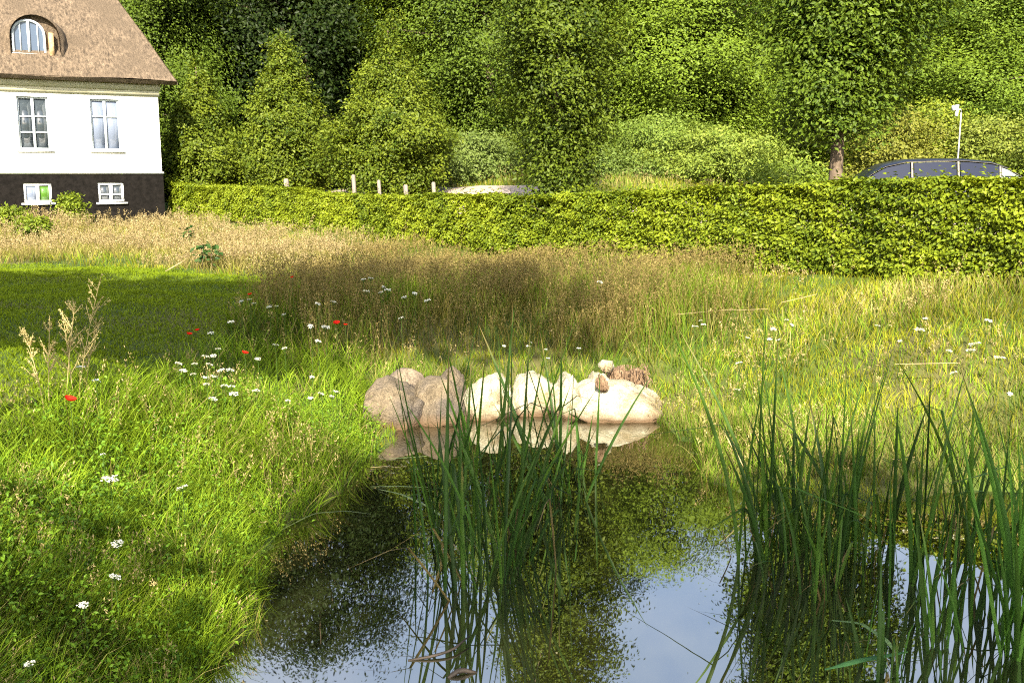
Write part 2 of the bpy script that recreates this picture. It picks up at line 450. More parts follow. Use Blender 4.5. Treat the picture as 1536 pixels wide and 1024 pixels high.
# ------------------------------------------------------------------ house
TH = R(30)
uu = np.array([-math.cos(TH), -math.sin(TH), 0]); nn = np.array([math.sin(TH), -math.cos(TH), 0]); zz_ = np.array([0, 0, 1.0])
HC0 = at(243, 258, 26.0)                       # front right corner, top of the plinth
def fac(px, py, o=0.0):
    """(along, z) where a pixel meets the facade plane pushed out by o"""
    d = np.array(ray(px, py)); C = np.array([0, 0, HC]); P0 = HC0 + nn * o
    tt = np.dot(P0 - C, nn) / np.dot(d, nn); Q = C + d * tt
    return float(np.dot(Q - HC0, uu)), float(Q[2])
def H(s, z, o=0.0): return HC0 * [1, 1, 0] + uu * s + nn * o + zz_ * z
zp = HC0[2]; z_eave = fac(240, 131)[1]; z_gr = HC0[2] - 1.5
LEN, DEP = 15.0, 7.4
house = empty('thatched_house', H(0, z_gr), 'white cottage with steep brown thatched roof and black plinth beyond the left lawn', 'house')

def rect_win(a, b):
    (s0, z0), (s1, z1) = fac(*a), fac(*b)
    return min(s0, s1), max(s0, s1), min(z0, z1), max(z0, z1)
WIN = [rect_win((24, 144), (77, 225)), rect_win((134, 148), (183, 226))]
WIN += [(s0 + 3.6, s1 + 3.6, z0, z1) for s0, s1, z0, z1 in WIN[:1]] + [(s0 + 7.0, s1 + 7.0, z0, z1) for s0, s1, z0, z1 in WIN[:1]]
BW = [rect_win((34, 275), (79, 304)), rect_win((146, 274), (187, 303))]

def wall_with_holes(mb, s0, s1, z0, z1, holes, o, depth):
    ss_ = sorted({s0, s1, *[h[0] for h in holes], *[h[1] for h in holes]}); zs = sorted({z0, z1, *[h[2] for h in holes], *[h[3] for h in holes]})
    for i in range(len(ss_) - 1):
        for j in range(len(zs) - 1):
            cs, cz = (ss_[i] + ss_[i + 1]) / 2, (zs[j] + zs[j + 1]) / 2
            if any(h[0] < cs < h[1] and h[2] < cz < h[3] for h in holes): continue
            mb.add([H(ss_[i], zs[j], o), H(ss_[i], zs[j + 1], o), H(ss_[i + 1], zs[j + 1], o), H(ss_[i + 1], zs[j], o)], [[0, 1, 2, 3]])
    for a, b_, c, d in holes:
        for (p, q) in (((a, c), (b_, c)), ((b_, c), (b_, d)), ((b_, d), (a, d)), ((a, d), (a, c))):
            mb.add([H(p[0], p[1], o), H(q[0], q[1], o), H(q[0], q[1], o - depth), H(p[0], p[1], o - depth)], [[0, 1, 2, 3]])
z_ridge = z_eave + DEP / 2 * math.tan(R(43))
mb = MB(); wall_with_holes(mb, 0, LEN, zp, z_eave + .1, WIN, 0, .14)
for s in (0, LEN):
    mb.add([H(s, zp, 0), H(s, z_eave + .1, 0), H(s, z_ridge, -DEP / 2), H(s, z_eave + .1, -DEP), H(s, zp, -DEP)], [np.array([[0, 1, 3, 4]])])
mb.add([H(0, zp, -DEP), H(0, z_eave, -DEP), H(LEN, z_eave, -DEP), H(LEN, zp, -DEP)], [[0, 1, 2, 3]])
mb.box(H(-.04, zp - .05, .045), uu * (LEN + .08), -nn * .2, zz_ * .05)
wall = mb.build('wall', M['plaster'], house)
mb = MB(); wall_with_holes(mb, -.02, LEN, z_gr - .6, zp - .06, BW, .02, .12)
for s in (-.02, LEN): mb.add([H(s, z_gr - .6, .02), H(s, zp - .06, .02), H(s, zp - .06, -DEP), H(s, z_gr - .6, -DEP)], [[0, 1, 2, 3]])
mb.build('plinth', M['tar'], house)
mb = MB()
mb.box(H(-.06, z_eave - .10, .07), uu * (LEN + .1), -nn * .2, zz_ * .16)
mb.box(H(-.03, z_eave - .24, .035), uu * (LEN + .1), -nn * .15, zz_ * .137)
mb.build('cornice', M['cornice'], house)

def window(name, r, o, rows, fm, gm, fw=.055, cols=2, sash=None, label=None, recess=.07):
    s0, s1, z0, z1 = r; e = .004
    fmb = MB()
    oo = o - recess; th = .06
    def bar(a, b_, c, d, oy=0): fmb.box(H(a, c, oo + oy), uu * (b_ - a), -nn * th, zz_ * (d - c))
    bar(s0 + e, s1 - e, z1 - fw, z1 - e); bar(s0 + e, s1 - e, z0 + e, z0 + fw)
    bar(s0 + e, s0 + fw, z0 + fw, z1 - fw); bar(s1 - fw, s1 - e, z0 + fw, z1 - fw)
    mids = [s0 + (s1 - s0) * (i + 1) / cols for i in range(cols - 1)]
    for c in mids: bar(c - fw * .65, c + fw * .65, z0 + fw, z1 - fw, .012)
    for f in rows:
        zb = z0 + (z1 - z0) * f
        edges = [s0 + fw] + sum([[c - fw * .65, c + fw * .65] for c in mids], []) + [s1 - fw]
        for i in range(0, len(edges), 2): bar(edges[i], edges[i + 1], zb - fw * .35, zb + fw * .35, -.004)
    wo = fmb.build(name, fm, house)
    if label: wo['label'] = label
    edges = [s0] + mids + [s1]
    for i in range(cols):
        g_ = MB(); g_.box(H(edges[i] + .01, z0 + .01, oo - .035), uu * (edges[i + 1] - edges[i] - .02), -nn * .012, zz_ * (z1 - z0 - .02))
        g_.build('pane', gm[i % len(gm)], wo)
    sm = MB(); sm.box(H(s0 - .06, z0 - .05, o + .06), uu * (s1 - s0 + .12), -nn * .10, zz_ * .046)
    sm.build('sill', M['paint'], wo)
    return wo
window('window', WIN[0], 0, (.33, .63), M['winpaint'], [M['glass'], M['glass']], fw=.045, label='tall six-pane casement with dark glass')
window('window', WIN[1], 0, (.66,), M['winpaint'], [M['curtain'], M['curtain']], fw=.045, label='tall casement with pale lavender glass')
for r in WIN[2:]: window('window', r, 0, (.33, .63), M['paint'], [M['glass'], M['glass']])
M['greenreflection'] = glass('glass_painted_shrub_reflection', (.06, .14, .02), .05, .6)  # reflection of the greenery is painted in as the pane's green base colour
window('basement_window', BW[0], .02, (), M['paint'], [M['greenreflection'], M['curtain']], fw=.06, recess=.03, label='low two-pane basement window beside the shrub')
window('basement_window', BW[1], .02, (.40,), M['paint'], [M['glass'], M['glass']], fw=.06, recess=.03, label='low four-pane basement window nearer the corner')

# thatched roof: a thick gabled slab
OV, VG, TK = .42, .42, .20
tan_p = math.tan(R(43))
def roof_z(o): return z_eave + .27 - o * tan_p          # underside over the front slope (o<=OV)
sec_n = 26; S_ = np.linspace(-VG, LEN + VG, 60)
prof = []
def HR(s, z, o):                                         # the near gable end leans in like a steep half hip
    return H(s + .40 * max(z - z_eave - .1, 0) * (1 - (s + VG) / (LEN + 2 * VG)), z, o)
for o in np.linspace(OV, -DEP / 2, 24): prof.append((o, roof_z(o) + TK * (1.0 if o > -DEP / 2 else 1.25) * (1.25)))
for o in np.linspace(-DEP / 2 - .1, -DEP - OV, 24): prof.append((o, z_eave + .27 - (-DEP - o) * tan_p + TK * 1.25))
top = np.array(prof)
und = np.array([(OV - .26, roof_z(OV) + .17), (-DEP / 2, roof_z(-DEP / 2)), (-DEP - OV + .26, roof_z(OV) + .17)])
mb = MB(); V = []
for s in S_:
    for o, z in top: V.append(HR(s + .02 * math.sin(z * 3), z + .025 * math.sin(s * 1.7 + o), o))
V = np.array(V); k = len(top); ii = np.arange(len(S_) * k).reshape(len(S_), k)
mb.add(V, np.stack([ii[:-1, :-1], ii[:-1, 1:], ii[1:, 1:], ii[1:, :-1]], -1).reshape(-1, 4))
for s in (S_[0], S_[-1]):
    for j in range(k - 1):
        (o0, a0), (o1, a1) = top[j], top[j + 1]
        f = lambda o: np.interp(-o, -und[:, 0], und[:, 1])
        mb.add([HR(s, a0, o0), HR(s, a1, o1), HR(s, f(o1), o1), HR(s, f(o0), o0)], [[0, 1, 2, 3]])
for a, b_ in ((0, 1), (1, 2)):
    mb.add([HR(S_[0], und[a, 1], und[a, 0]), HR(S_[-1], und[a, 1], und[a, 0]), HR(S_[-1], und[b_, 1], und[b_, 0]), HR(S_[0], und[b_, 1], und[b_, 0])], [[0, 1, 2, 3]])
for e, q in ((0, 0), (-1, 2)):
    mb.add([HR(S_[0], top[e, 1], top[e, 0]), HR(S_[-1], top[e, 1], top[e, 0]), HR(S_[-1], und[q, 1], und[q, 0]), HR(S_[0], und[q, 1], und[q, 0])], [[0, 1, 2, 3]])
roof = mb.build('roof', M['thatch'], house)
# arched dormer with a thatched hood
d = np.array(ray(45, 84)); C = np.array([0, 0, HC])
def roof_hit(px, py):
    d = np.array(ray(px, py)); best = None
    for tt in np.linspace(18, 40, 2200):
        Q = C + d * tt; o = np.dot(Q - HC0, nn); 
        if Q[2] < roof_z(o) + TK * 1.25: return float(np.dot(Q - HC0, uu)), float(Q[2]), float(o)
ds, dz_, do = roof_hit(45, 80)
AW, AH = .37, .50                                        # half width, straight height of the dormer window
def arch(hw, straight, n=14):
    pts = [(-hw, 0)]
    pts += [(-hw * math.cos(a), straight + hw * .95 * math.sin(a)) for a in np.linspace(0, math.pi, n)]
    return pts + [(hw, 0)]
def arch_strip(mb, inner, outer, o0, o1, s, z):
    n = len(inner)
    I0 = [H(s + a, z + b_, o0) for a, b_ in inner]; O0 = [H(s + a, z + b_, o0) for a, b_ in outer]
    I1 = [H(s + a, z + b_, o1) for a, b_ in inner]; O1 = [H(s + a, z + b_, o1) for a, b_ in outer]
    V = I0 + O0 + I1 + O1
    F = []
    for j in range(n - 1):
        F += [[j, j + 1, n + j + 1, n + j], [j, 2 * n + j, 2 * n + j + 1, j + 1], [n + j, n + j + 1, 3 * n + j + 1, 3 * n + j]]
    mb.add(V, F)
AC = ds - .13                                            # the opening reaches farther to the right
mb = MB(); lo_ = [(do + .05, arch(.60, AH - .06)), (do - .35, arch(.74, AH - .12)), (do - .9, arch(1.0, AH - .34)), (do - 1.7, arch(1.3, AH - .6))]
inn = arch(.55, AH - .03); V = [H(AC + a, dz_ - .1 + b_, do + .05) for a, b_ in inn]
for o_, pr in lo_: V += [H(AC + a, dz_ - .1 + b_, o_) for a, b_ in pr]
V += [H(AC + a, dz_ - .1 + b_, do - .5) for a, b_ in inn]
k = len(inn); ii = np.arange(6 * k).reshape(6, k); q = [(0, 1), (1, 2), (2, 3), (3, 4), (0, 5)]
mb.add(V, np.concatenate([np.stack([ii[a, :-1], ii[a, 1:], ii[b_, 1:], ii[b_, :-1]], -1) for a, b_ in q]))
dor = mb.build('dormer', M['thatch'], house)
wd = -.07
mb = MB(); pts = arch(.57, AH + .02); mb.add([H(AC + a, dz_ - .1 + b_, do + wd - .08) for a, b_ in pts] + [H(AC, dz_ + .3, do + wd - .08)], [[j, j + 1, len(pts)] for j in range(len(pts) - 1)])
mb.build('dormer_back', M['thatch'], dor)
mb = MB(); arch_strip(mb, arch(AW - .05, AH - .06), arch(AW, AH - .06), do + wd + .02, do + wd - .06, ds, dz_)
mb.box(H(ds - .03, dz_, do + wd + .012), uu * .06, -nn * .05, zz_ * (AH + AW * .75)); mb.box(H(ds - AW - .02, dz_ - .06, do + wd + .06), uu * 2 * (AW + .02), -nn * .1, zz_ * .055)
for q in (-.20, .18): mb.box(H(ds + q - .012, dz_, do + wd), uu * .024, -nn * .03, zz_ * (AH + AW * .55))
dw = mb.build('dormer_window', M['greypaint'], dor)
pts = arch(AW - .03, AH - .06)
g_ = MB(); g_.add([H(ds + a, dz_ + b_, do + wd - .03) for a, b_ in pts] + [H(ds, dz_ + .3, do + wd - .03)], [[j, (j + 1) % len(pts), len(pts)] for j in range(len(pts))])
g_.build('dormer_pane', M['bluepane'], dor)
mb = MB()
mb.box(H(ds - AW - .17, dz_ - .10, do + .03), uu * .10, -nn * .4, zz_ * (AH + .10))
mb.build('cheek', M['brick'], dor)

# ------------------------------------------------------------------ trees
def crown_mesh(rg, z0, z1, rad, n_spray, per, size, c_lo, c_hi, spread=.3, inner=.35, lump=.25, droop=.2, flat_=.55, wid=.55, rnd=.55, stray=0.0, lean=(0, 0), pw=1.0):
    """leaf sprays spread through a crown; rad(t) radius at relative height t; returns V,F,C and the spray centres"""
    hh = np.linspace(0, 1, 60); rr = np.array([max(rad(q), .02) for q in hh])
    pdf = rr ** 1.2; cdf = np.cumsum(pdf) / pdf.sum()
    t_ = np.interp(rg.uniform(0, 1, n_spray), cdf, hh); th = rg.uniform(0, 2 * np.pi, n_spray)
    ph = rg.uniform(0, 6.28, 6)
    lumpf = 1 + lump * (.5 * np.sin(3 * th + 5 * t_ + ph[0]) + .5 * np.sin(5 * th - 9 * t_ + ph[1]) + .6 * np.sin(2 * th + 14 * t_ + ph[2]) + .35 * np.sin(9 * th + 23 * t_ + ph[3]))
    rf = inner + (1 - inner) * rg.uniform(0, 1, n_spray) ** .45
    r_ = np.interp(t_, hh, rr) * rf * lumpf * (rg.normal(1, .07, n_spray) + (rg.uniform(0, 1, n_spray) > .94) * rg.uniform(.0, .2, n_spray) * stray)
    Z = z0 + (z1 - z0) * t_ + rg.normal(0, .04, n_spray) * (z1 - z0) * .4
    Cn = np.stack([r_ * np.cos(th) + lean[0] * t_, r_ * np.sin(th) + lean[1] * t_, Z], 1)
    out = np.stack([np.cos(th), np.sin(th), np.full(n_spray, .25)], 1)
    P = np.repeat(Cn, per, 0); O = np.repeat(out, per, 0); n = len(P)
    g = rg.normal(size=(n, 3)); g[:, 2] *= flat_
    along = rg.uniform(-1, 1, (n, 1))
    P = P + spread * (.75 * g + .7 * along * O) - np.array([0, 0, 1.0]) * droop * spread * along ** 2
    Nn = unit(O * .7 + np.array([0, -.15, .6]) + rg.normal(size=(n, 3)) * rnd)
    ax = O * .7 + rg.normal(size=(n, 3)) * .6 - np.array([0, 0, droop])
    sz = size * rg.uniform(.65, 1.3, n)
    V, F = leaves(P, Nn, sz, rg, ax, wid)
    mix = np.clip(np.repeat(rg.uniform(0, 1, n_spray), per) * .55 + rg.uniform(0, .6, n), 0, 1)[:, None]
    c = np.asarray(c_lo) * (1 - mix) + np.asarray(c_hi) * mix
    return V, F, np.repeat(c, 4, 0), Cn

def trunk_mesh(rg, z0, z1, r0, centres, n_limb=16, start=.15):
    mb = MB(); zs = np.linspace(z0, z1, 9)
    P = np.stack([.06 * np.sin(zs * 1.1) * (zs - z0) / max(z1 - z0, 1), .05 * np.cos(zs * .9) * (zs - z0) / max(z1 - z0, 1), zs], 1)
    rad = r0 * (1 - .88 * np.linspace(0, 1, 9)); rad[0] *= 1.35
    mb.add(*tube(P, rad, 9))
    for c in centres[rg.choice(len(centres), n_limb, False)]:
        zb = z0 + (z1 - z0) * start + max(0, (c[2] - z0 - (z1 - z0) * start)) * .62
        b0 = np.array([np.interp(zb, zs, P[:, 0]), np.interp(zb, zs, P[:, 1]), zb]); md = (b0 + c) / 2 + [0, 0, .1 * np.linalg.norm(c - b0)]
        r1 = np.interp(zb, zs, rad) * .5
        mb.add(*tube([b0, md, c], [r1, r1 * .6, r1 * .2], 5))
    return mb

def tree(name, label, loc, height, rad, n_spray, per, size, c_lo, c_hi, seed, cat='tree', group=None, z0=.1, r0=.12, sway=(0, 0), **kw):
    """a tree: an empty at its foot, with trunk and crown"""
    rg = np.random.default_rng(seed)
    e = empty(name, loc, label, cat, group)
    V, F, Cc, ce = crown_mesh(rg, z0 * height, height, rad, n_spray, per, size, c_lo, c_hi, **kw)
    V = V + [sway[0], sway[1], 0]
    build('crown', V + np.array(loc), F, M['leaf'], e, Cc)
    tm = trunk_mesh(rg, -.2, height * .93, r0, ce)
    tm.V = [v + np.array(loc) + np.array([sway[0], sway[1], 0]) * np.clip(v[:, 2:] / height, 0, 1) ** .8 for v in tm.V]
    tm.build('trunk', M['bark'], e, smooth=True)
    return e

def cone(r, tip=.12, base=.55, peak=.25, pw=.8):
    return lambda t: r * (base + (1 - base) * min(t / peak, 1)) if t < peak else r * (tip + (1 - tip) * (1 - (t - peak) / (1 - peak)) ** pw)
def egg(r, peak=.42): return lambda t: r * math.sqrt(max(0, 1 - ((t - peak) / (peak + .12 if t < peak else 1.0 - peak + .02)) ** 2))

def foot(px, D):
    x = (px - 768) / FPX * D / 1.012
    return np.array([x, D, float(gz(np.array([x]), np.array([D]))[0])])
def z_at(py, D): return float(at(768, py, D)[2])

LO, HI = (.026, .055, .004), (.145, .185, .014)
GL, GH = LO, HI
row = [('row_tree', 'small leafy row tree next to the white house corner', 306, 28.2, 84, 1.12, 520, 84, .088, .35, 11),
       ('row_tree', 'pointed leafy row tree second from the house', 432, 27.0, 40, 1.15, 600, 84, .084, .35, 12),
       ('row_tree', 'broad leafy row tree behind the four pale fence posts', 590, 24.5, 22, 1.42, 880, 84, .08, .3, 13)]
for nm, lb, px, D, ty, rad, ns, per, sz, base, sd in row:
    f = foot(px, D)
    tree(nm, lb, f, z_at(ty, D) - f[2], cone(rad, .03, .72, .30, 1.45), ns, per, sz, LO, HI, sd, group='row of trees behind the hedge', z0=.10, r0=.10, spread=.17, lump=.24, inner=.25, flat_=.8)
f = foot(836, 17.7)
tree('row_tree', 'tall narrow row tree rising out of the middle of the hedge', f, 10.4, cone(.98, .24, .34, .30), 950, 88, .074, (.018, .040, .003), (.105, .145, .012), 14,
     group='row of trees behind the hedge', z0=.06, r0=.11, spread=.23, lump=.34, inner=.2, flat_=.8)
f = foot(1252, 14.9)
tree('row_tree', 'large bright leafy row tree left of the parked car', f, 6.6, cone(1.0, .45, .62, .28), 880, 90, .074, (.018, .045, .004), (.115, .17, .015), 15,
     group='row of trees behind the hedge', z0=.26, r0=.12, spread=.22, lump=.34, inner=.2, flat_=.8)

# wood on the slope: four kinds, built once and copied
WG = 'trees of the wood on the slope'
def proto(seed, lo, hi, r, peak, ns, per, size, **kw):
    rg = np.random.default_rng(seed); V, F, Cc, ce = crown_mesh(rg, .8, 14.0, egg(r, peak), ns, per, size, lo, hi, **kw)
    a = bpy.data.meshes.new('x'); bpy.data.meshes.remove(a)
    cr = build('crown', V, F, M['leaf'], None, Cc); tr = trunk_mesh(rg, -.3, 12.6, .26, ce, 26).build('trunk', M['bark'], smooth=True)
    return cr, tr
DK = dict(spread=.60, lump=.40, inner=.3, droop=.3, flat_=.75, rnd=.36, stray=1.0)
kinds = {
 'dark': proto(21, (.008, .020, .003), (.022, .036, .005), 4.4, .40, 900, 130, .15, **DK),  # dark foliage; its near-black leaf colour also has the wood's shade painted in
 'mid': proto(22, (.040, .070, .007), (.10, .15, .014), 4.2, .38, 900, 130, .145, **DK),
 'gold': proto(23, (.062, .105, .008), (.145, .21, .018), 4.4, .36, 1000, 135, .135, **DK),
 'fresh': proto(24, (.065, .115, .012), (.145, .215, .025), 4.3, .35, 1000, 135, .135, **DK)}
used = set()
def wood_tree(kind, px, D, ztop, wid, rz, label):
    f = foot(px, D); hgt = (ztop - f[2]) / 14.0
    e = empty('woodland_tree', f, label, 'tree', WG)
    for p in kinds[kind]:
        o = p if kind not in used else p.copy()
        if kind in used: COL.objects.link(o)
        o.parent = e
    used.add(kind)
    e.scale = (wid / 4.3, wid / 4.3, hgt); e.rotation_euler = (0, 0, rz)
    return e
wood_list = [
 ('mid', 150, 44, 13.3, 4.4, 0.3, 'woodland tree hidden behind the thatched roof ridge'),
 ('mid', 238, 40, 13.3, 3.2, 1.1, 'hanging light green tree touching the thatched roof edge'),
 ('dark', 315, 44, 19.0, 4.6, 0.0, 'tall almost black tree above the row tree beside the house'),
 ('dark', 462, 43, 19.8, 4.8, 2.0, 'tall dark tree above the pointed row tree'),
 ('dark', 552, 47, 17.0, 3.4, 4.1, 'narrow dark tree between two row trees on the left'),
 ('mid', 735, 40, 14.9, 3.7, 0.6, 'bushy mid green tree right of the broad row tree'),
 ('dark', 775, 50, 10.7, 3.4, 3.0, 'dark blueish tree with sky gaps behind the tall narrow row tree'),
 ('dark', 905, 47, 18.5, 3.4, 5.0, 'dark recessed tree just right of the tall narrow row tree'),
 ('gold', 1010, 41, 14.3, 4.3, 0.2, 'large yellow green tree at the middle of the wood'),
 ('mid', 1120, 43, 13.4, 3.6, 1.4, 'deep green tree just left of the large bright row tree'),
 ('mid', 1235, 45, 13.3, 4.2, 2.7, 'woodland tree mostly covered by the large bright row tree'),
 ('gold', 1385, 38, 10.8, 3.6, 4.0, 'yellow green tree above the roof of the parked car'),
 ('fresh', 1490, 37, 11.1, 4.0, 0.9, 'fresh green tree above the white floodlight post'),
 ('fresh', 1610, 38, 11.6, 4.2, 2.2, 'fresh green tree at the right border of the wood'),
 ('gold', 1740, 38, 12.0, 4.2, 5.2, 'yellow green tree past the right border of the wood'),
 ('dark', 390, 60, 18.5, 5.6, 1.0, 'farther dark tree filling between the two tall dark trees'),
 ('dark', 630, 58, 14.6, 5.2, 3.6, 'farther dark tree behind the bushy mid green tree'),
 ('mid', 850, 60, 21.5, 5.0, 0.4, 'farther tree high up behind the tall narrow row tree'),
 ('fresh', 950, 56, 13.8, 4.8, 5.5, 'farther fresh green tree left of the large yellow green tree'),
 ('fresh', 1080, 58, 14.6, 5.0, 2.4, 'farther fresh green tree right of the large yellow green tree'),
 ('dark', 1310, 56, 13.8, 5.0, 1.8, 'farther dark tree beside the top of the bright row tree'),
 ('mid', 1440, 56, 14.1, 5.2, 3.3, 'farther mid green tree at the upper right of the wood'),
 ('fresh', 1560, 58, 14.6, 5.2, 4.6, 'farther fresh green tree at the upper right picture corner'),
 ('mid', -40, 46, 12.9, 5, 2.0, 'woodland tree past the left border behind the house'),
]
for q in wood_list: wood_tree(*q)

# shrubs behind the hedge
def shrub(px, D, ty, wpx, lo, hi, label, seed, size=.085, dens=1.0, spread=.26):
    f = foot(px, D); h = max(z_at(ty, D) - f[2], .35); r = wpx / 2 / FPX * D
    ns = int(150 * dens * r * h)
    return tree('shrub', label, f, h, egg(r, .35), max(ns, 90), 60, size, lo, hi, seed, 'shrub', 'shrubs behind the hedge', z0=.02, r0=.05, spread=spread, lump=.5, inner=.25)
shrub(705, 27.5, 205, 150, (.055, .09, .014), (.15, .20, .045), 'grey green shrub right of the broad row tree', 31)
shrub(905, 26, 232, 120, (.055, .095, .014), (.16, .22, .045), 'rounded grey green shrub right of the tall narrow row tree', 32)
shrub(985, 29, 172, 150, (.06, .105, .012), (.18, .245, .038), 'tall pale green shrub in the middle gap', 33)
shrub(1085, 27, 196, 170, (.07, .115, .012), (.21, .265, .038), 'wide pale yellow green shrub left of the large bright row tree', 34)
shrub(1190, 22, 245, 120, (.06, .11, .010), (.19, .25, .03), 'low light shrub beside the bright row tree trunk', 35)
shrub(1335, 25, 165, 120, (.07, .09, .012), (.20, .205, .03), 'reddish tinged shrub at the left end of the car roof', 36)
shrub(1400, 27, 150, 110, (.07, .115, .01), (.22, .26, .022), 'bright green shrub left of the floodlight post', 37)
shrub(1490, 26, 176, 130, (.08, .115, .014), (.22, .255, .04), 'pale shrub right of the floodlight post', 38)
shrub(1580, 24, 200, 120, (.05, .085, .01), (.15, .19, .022), 'darker shrub at the right end of the car', 39)
shrub(620, 29, 232, 130, (.02, .055, .01), (.05, .10, .02), 'dark shrub under the broad row tree', 40)
shrub(375, 33, 215, 130, (.02, .05, .01), (.05, .095, .018), 'dark shrub under the two left row trees', 41)
shrub(262, 33, 255, 60, (.03, .07, .01), (.07, .12, .018), 'small shrub in the gap between house and hedge', 42)
shrub(790, 30, 200, 110, (.05, .085, .012), (.15, .19, .028), 'mid green shrub behind the tall narrow row tree', 43)
# shrubs at the house wall
for px, D, ty, wp, lb, sd in ((103, 24.0, 294, 26, 'leafy green shrub beneath the left basement window', 51), (12, 22.6, 314, 44, 'bushy green shrub at the left picture border by the plinth', 52),
                              (45, 21.3, 332, 34, 'low leafy bush in the tan grass before the plinth', 53)):
    s_ = shrub(px, D, ty, wp, (.06, .10, .008), (.17, .22, .016), lb, sd, .075, 1.6, .13); s_['group'] = 'shrubs at the house'

# trees standing behind the photographer to the left: they throw the shade on lawn and pond
def shade_tree(px_spot, r, rzz, hgt, seed, label, ns=420, sway=0.0):
    P = np.array(px_spot, float); hgt = max(hgt, .6 + (P[1] + .8) * math.tan(SUN_EL)); k = (hgt - .6) / math.tan(SUN_EL)
    x, y = P[0] - SUN_H[0] * k, P[1] - SUN_H[1] * k
    g0 = float(gz(np.array([x]), np.array([y]))[0])
    hh = hgt + rzz - g0
    tree('shade_tree', label, (x - sway, y, g0), hh, egg(r, .5), ns, 26, .24, GL, GH, seed, 'tree', 'trees out of frame behind the camera', z0=(hh - 2 * rzz) / hh, r0=.10, sway=(sway, 0), spread=.4, lump=.25, inner=.05)

# ------------------------------------------------------------------ hedge
def hedge(name, label, cols, thick, htop, density, size, lo, hi, seed, grp):
    """clipped hedge following the ground between picture columns; htop(px) -> top z"""
    rg = np.random.default_rng(seed)
    pxs = np.linspace(cols[0], cols[1], 80)
    ctr = np.array([hz(p) for p in pxs]); sg = np.concatenate([[0], np.cumsum(np.linalg.norm(np.diff(ctr, axis=0), axis=1))])
    Ltot = sg[-1]
    tz = np.array([htop(p) for p in pxs]); bz = gz(ctr[:, 0], ctr[:, 1])
    dirv = unit(np.gradient(ctr, axis=0)); nrm = np.stack([dirv[:, 1], -dirv[:, 0]], 1)     # towards the viewer
    e = empty(name, (*ctr[40], bz[40]), label, 'hedge', grp)
    VV, FF, CC, n0 = [], [], [], 0
    def add(P, N, n):
        nonlocal n0
        sz = size * rg.uniform(.65, 1.25, n)
        ax = N * .4 + rg.normal(size=(n, 3)) * .7 - np.array([0, 0, .35])
        V, F = leaves(P, unit(N * .8 + np.array([0, 0, .65]) + rg.normal(size=(n, 3)) * .5), sz, rg, ax, .62)
        mixv = np.clip(.45 * (pn(P[:, 0] * 3, P[:, 2] * 3, 1.0, 3) * .5 + .5) + rg.uniform(0, .7, n), 0, 1)
        VV.append(V); FF.append(F + n0); n0 += len(V)
        c = np.asarray(lo) + (np.asarray(hi) - np.asarray(lo)) * mixv[:, None]
        CC.append(np.repeat(c, 4, 0))
    for face in ('front', 'top', 'back', 'ends'):
        if face == 'front': n = int(Ltot * 1.25 * density)
        elif face == 'top': n = int(Ltot * thick * density * 1.1)
        elif face == 'back': n = int(Ltot * 1.0 * density * 1.0)
        else: n = int(thick * 1.2 * density * 2)
        # more leaves where the hedge is near the camera
        u = rg.uniform(0, Ltot, n); i = lambda a: np.interp(u, sg, a)
        X, Y, T_, B_ = i(ctr[:, 0]), i(ctr[:, 1]), i(tz), i(bz); NX, NY = i(nrm[:, 0]), i(nrm[:, 1])
        wav = .07 * pn(u, 0 * u, .9, 4)
        if face == 'top':
            v = rg.uniform(-.5, .5, n) * thick; dz = -np.abs(rg.normal(0, .05, n)) + .04 * pn(u, v, .5, 5) + (rg.uniform(0, 1, n) > .97) * rg.uniform(0, .16, n)
            P = np.stack([X + NX * v, Y + NY * v, T_ + dz], 1); N = np.stack([0 * X, 0 * X, 1 + 0 * X], 1)
        else:
            hgt = rg.uniform(0, 1, n) ** .9; sgn = -1 if face == 'back' else 1
            P0z = B_ + (T_ - B_) * hgt
            dep = thick * .5 + wav + .06 * pn(u * 2, P0z * 2, .45, 6) - np.abs(rg.normal(0, .09, n)) + .12 * (1 - hgt)
            if face == 'ends':
                dep = rg.uniform(-.5, .5, n) * thick; kk = rg.integers(0, 2, n) * (len(pxs) - 1)
                jit = np.abs(rg.normal(0, .08, n)); sg_ = np.where(kk == 0, 1, -1)
                X, Y = ctr[kk, 0] + dirv[kk, 0] * jit * sg_, ctr[kk, 1] + dirv[kk, 1] * jit * sg_; NX, NY = nrm[kk, 0], nrm[kk, 1]; P0z = bz[kk] + (tz[kk] - bz[kk]) * hgt
                N = np.stack([-dirv[kk, 0] * sg_, -dirv[kk, 1] * sg_, 0 * X], 1)
                P = np.stack([X + NX * dep, Y + NY * dep, P0z], 1)
            else:
                P = np.stack([X + NX * dep * sgn, Y + NY * dep * sgn, P0z], 1); N = np.stack([NX * sgn, NY * sgn, 0 * X], 1)
        add(P, N, n)
    build('foliage', np.concatenate(VV), np.concatenate(FF), M['leaf'], e, np.concatenate(CC))
    mb = MB()
    for k in range(int(Ltot / .22)):
        u = (k + .5) * .22; X, Y, T_, B_ = (float(np.interp(u, sg, a)) for a in (ctr[:, 0], ctr[:, 1], tz, bz))
        j = rg.normal(0, .06, 4)
        mb.add(*tube([(X + j[0], Y + j[1], B_ - .1), (X + j[2], Y + j[3], (T_ + B_) / 2), (X + j[0] + j[2], Y + j[1], T_ - .08)], [.018, .013, .005], 5))
        for q in range(3):
            zz1 = B_ + (T_ - B_) * rg.uniform(.2, .8); dd = rg.normal(0, .22, 2)
            mb.add(*tube([(X, Y, zz1), (X + dd[0], Y + dd[1], zz1 + .2)], [.008, .003], 4, False))
    mb.build('stems', M['bark'], e)
    return e
TOPK = np.array([(262, 276), (420, 281), (520, 292), (640, 294), (770, 294), (900, 289), (1050, 285), (1200, 278), (1350, 268), (1536, 267), (1800, 262)], float)
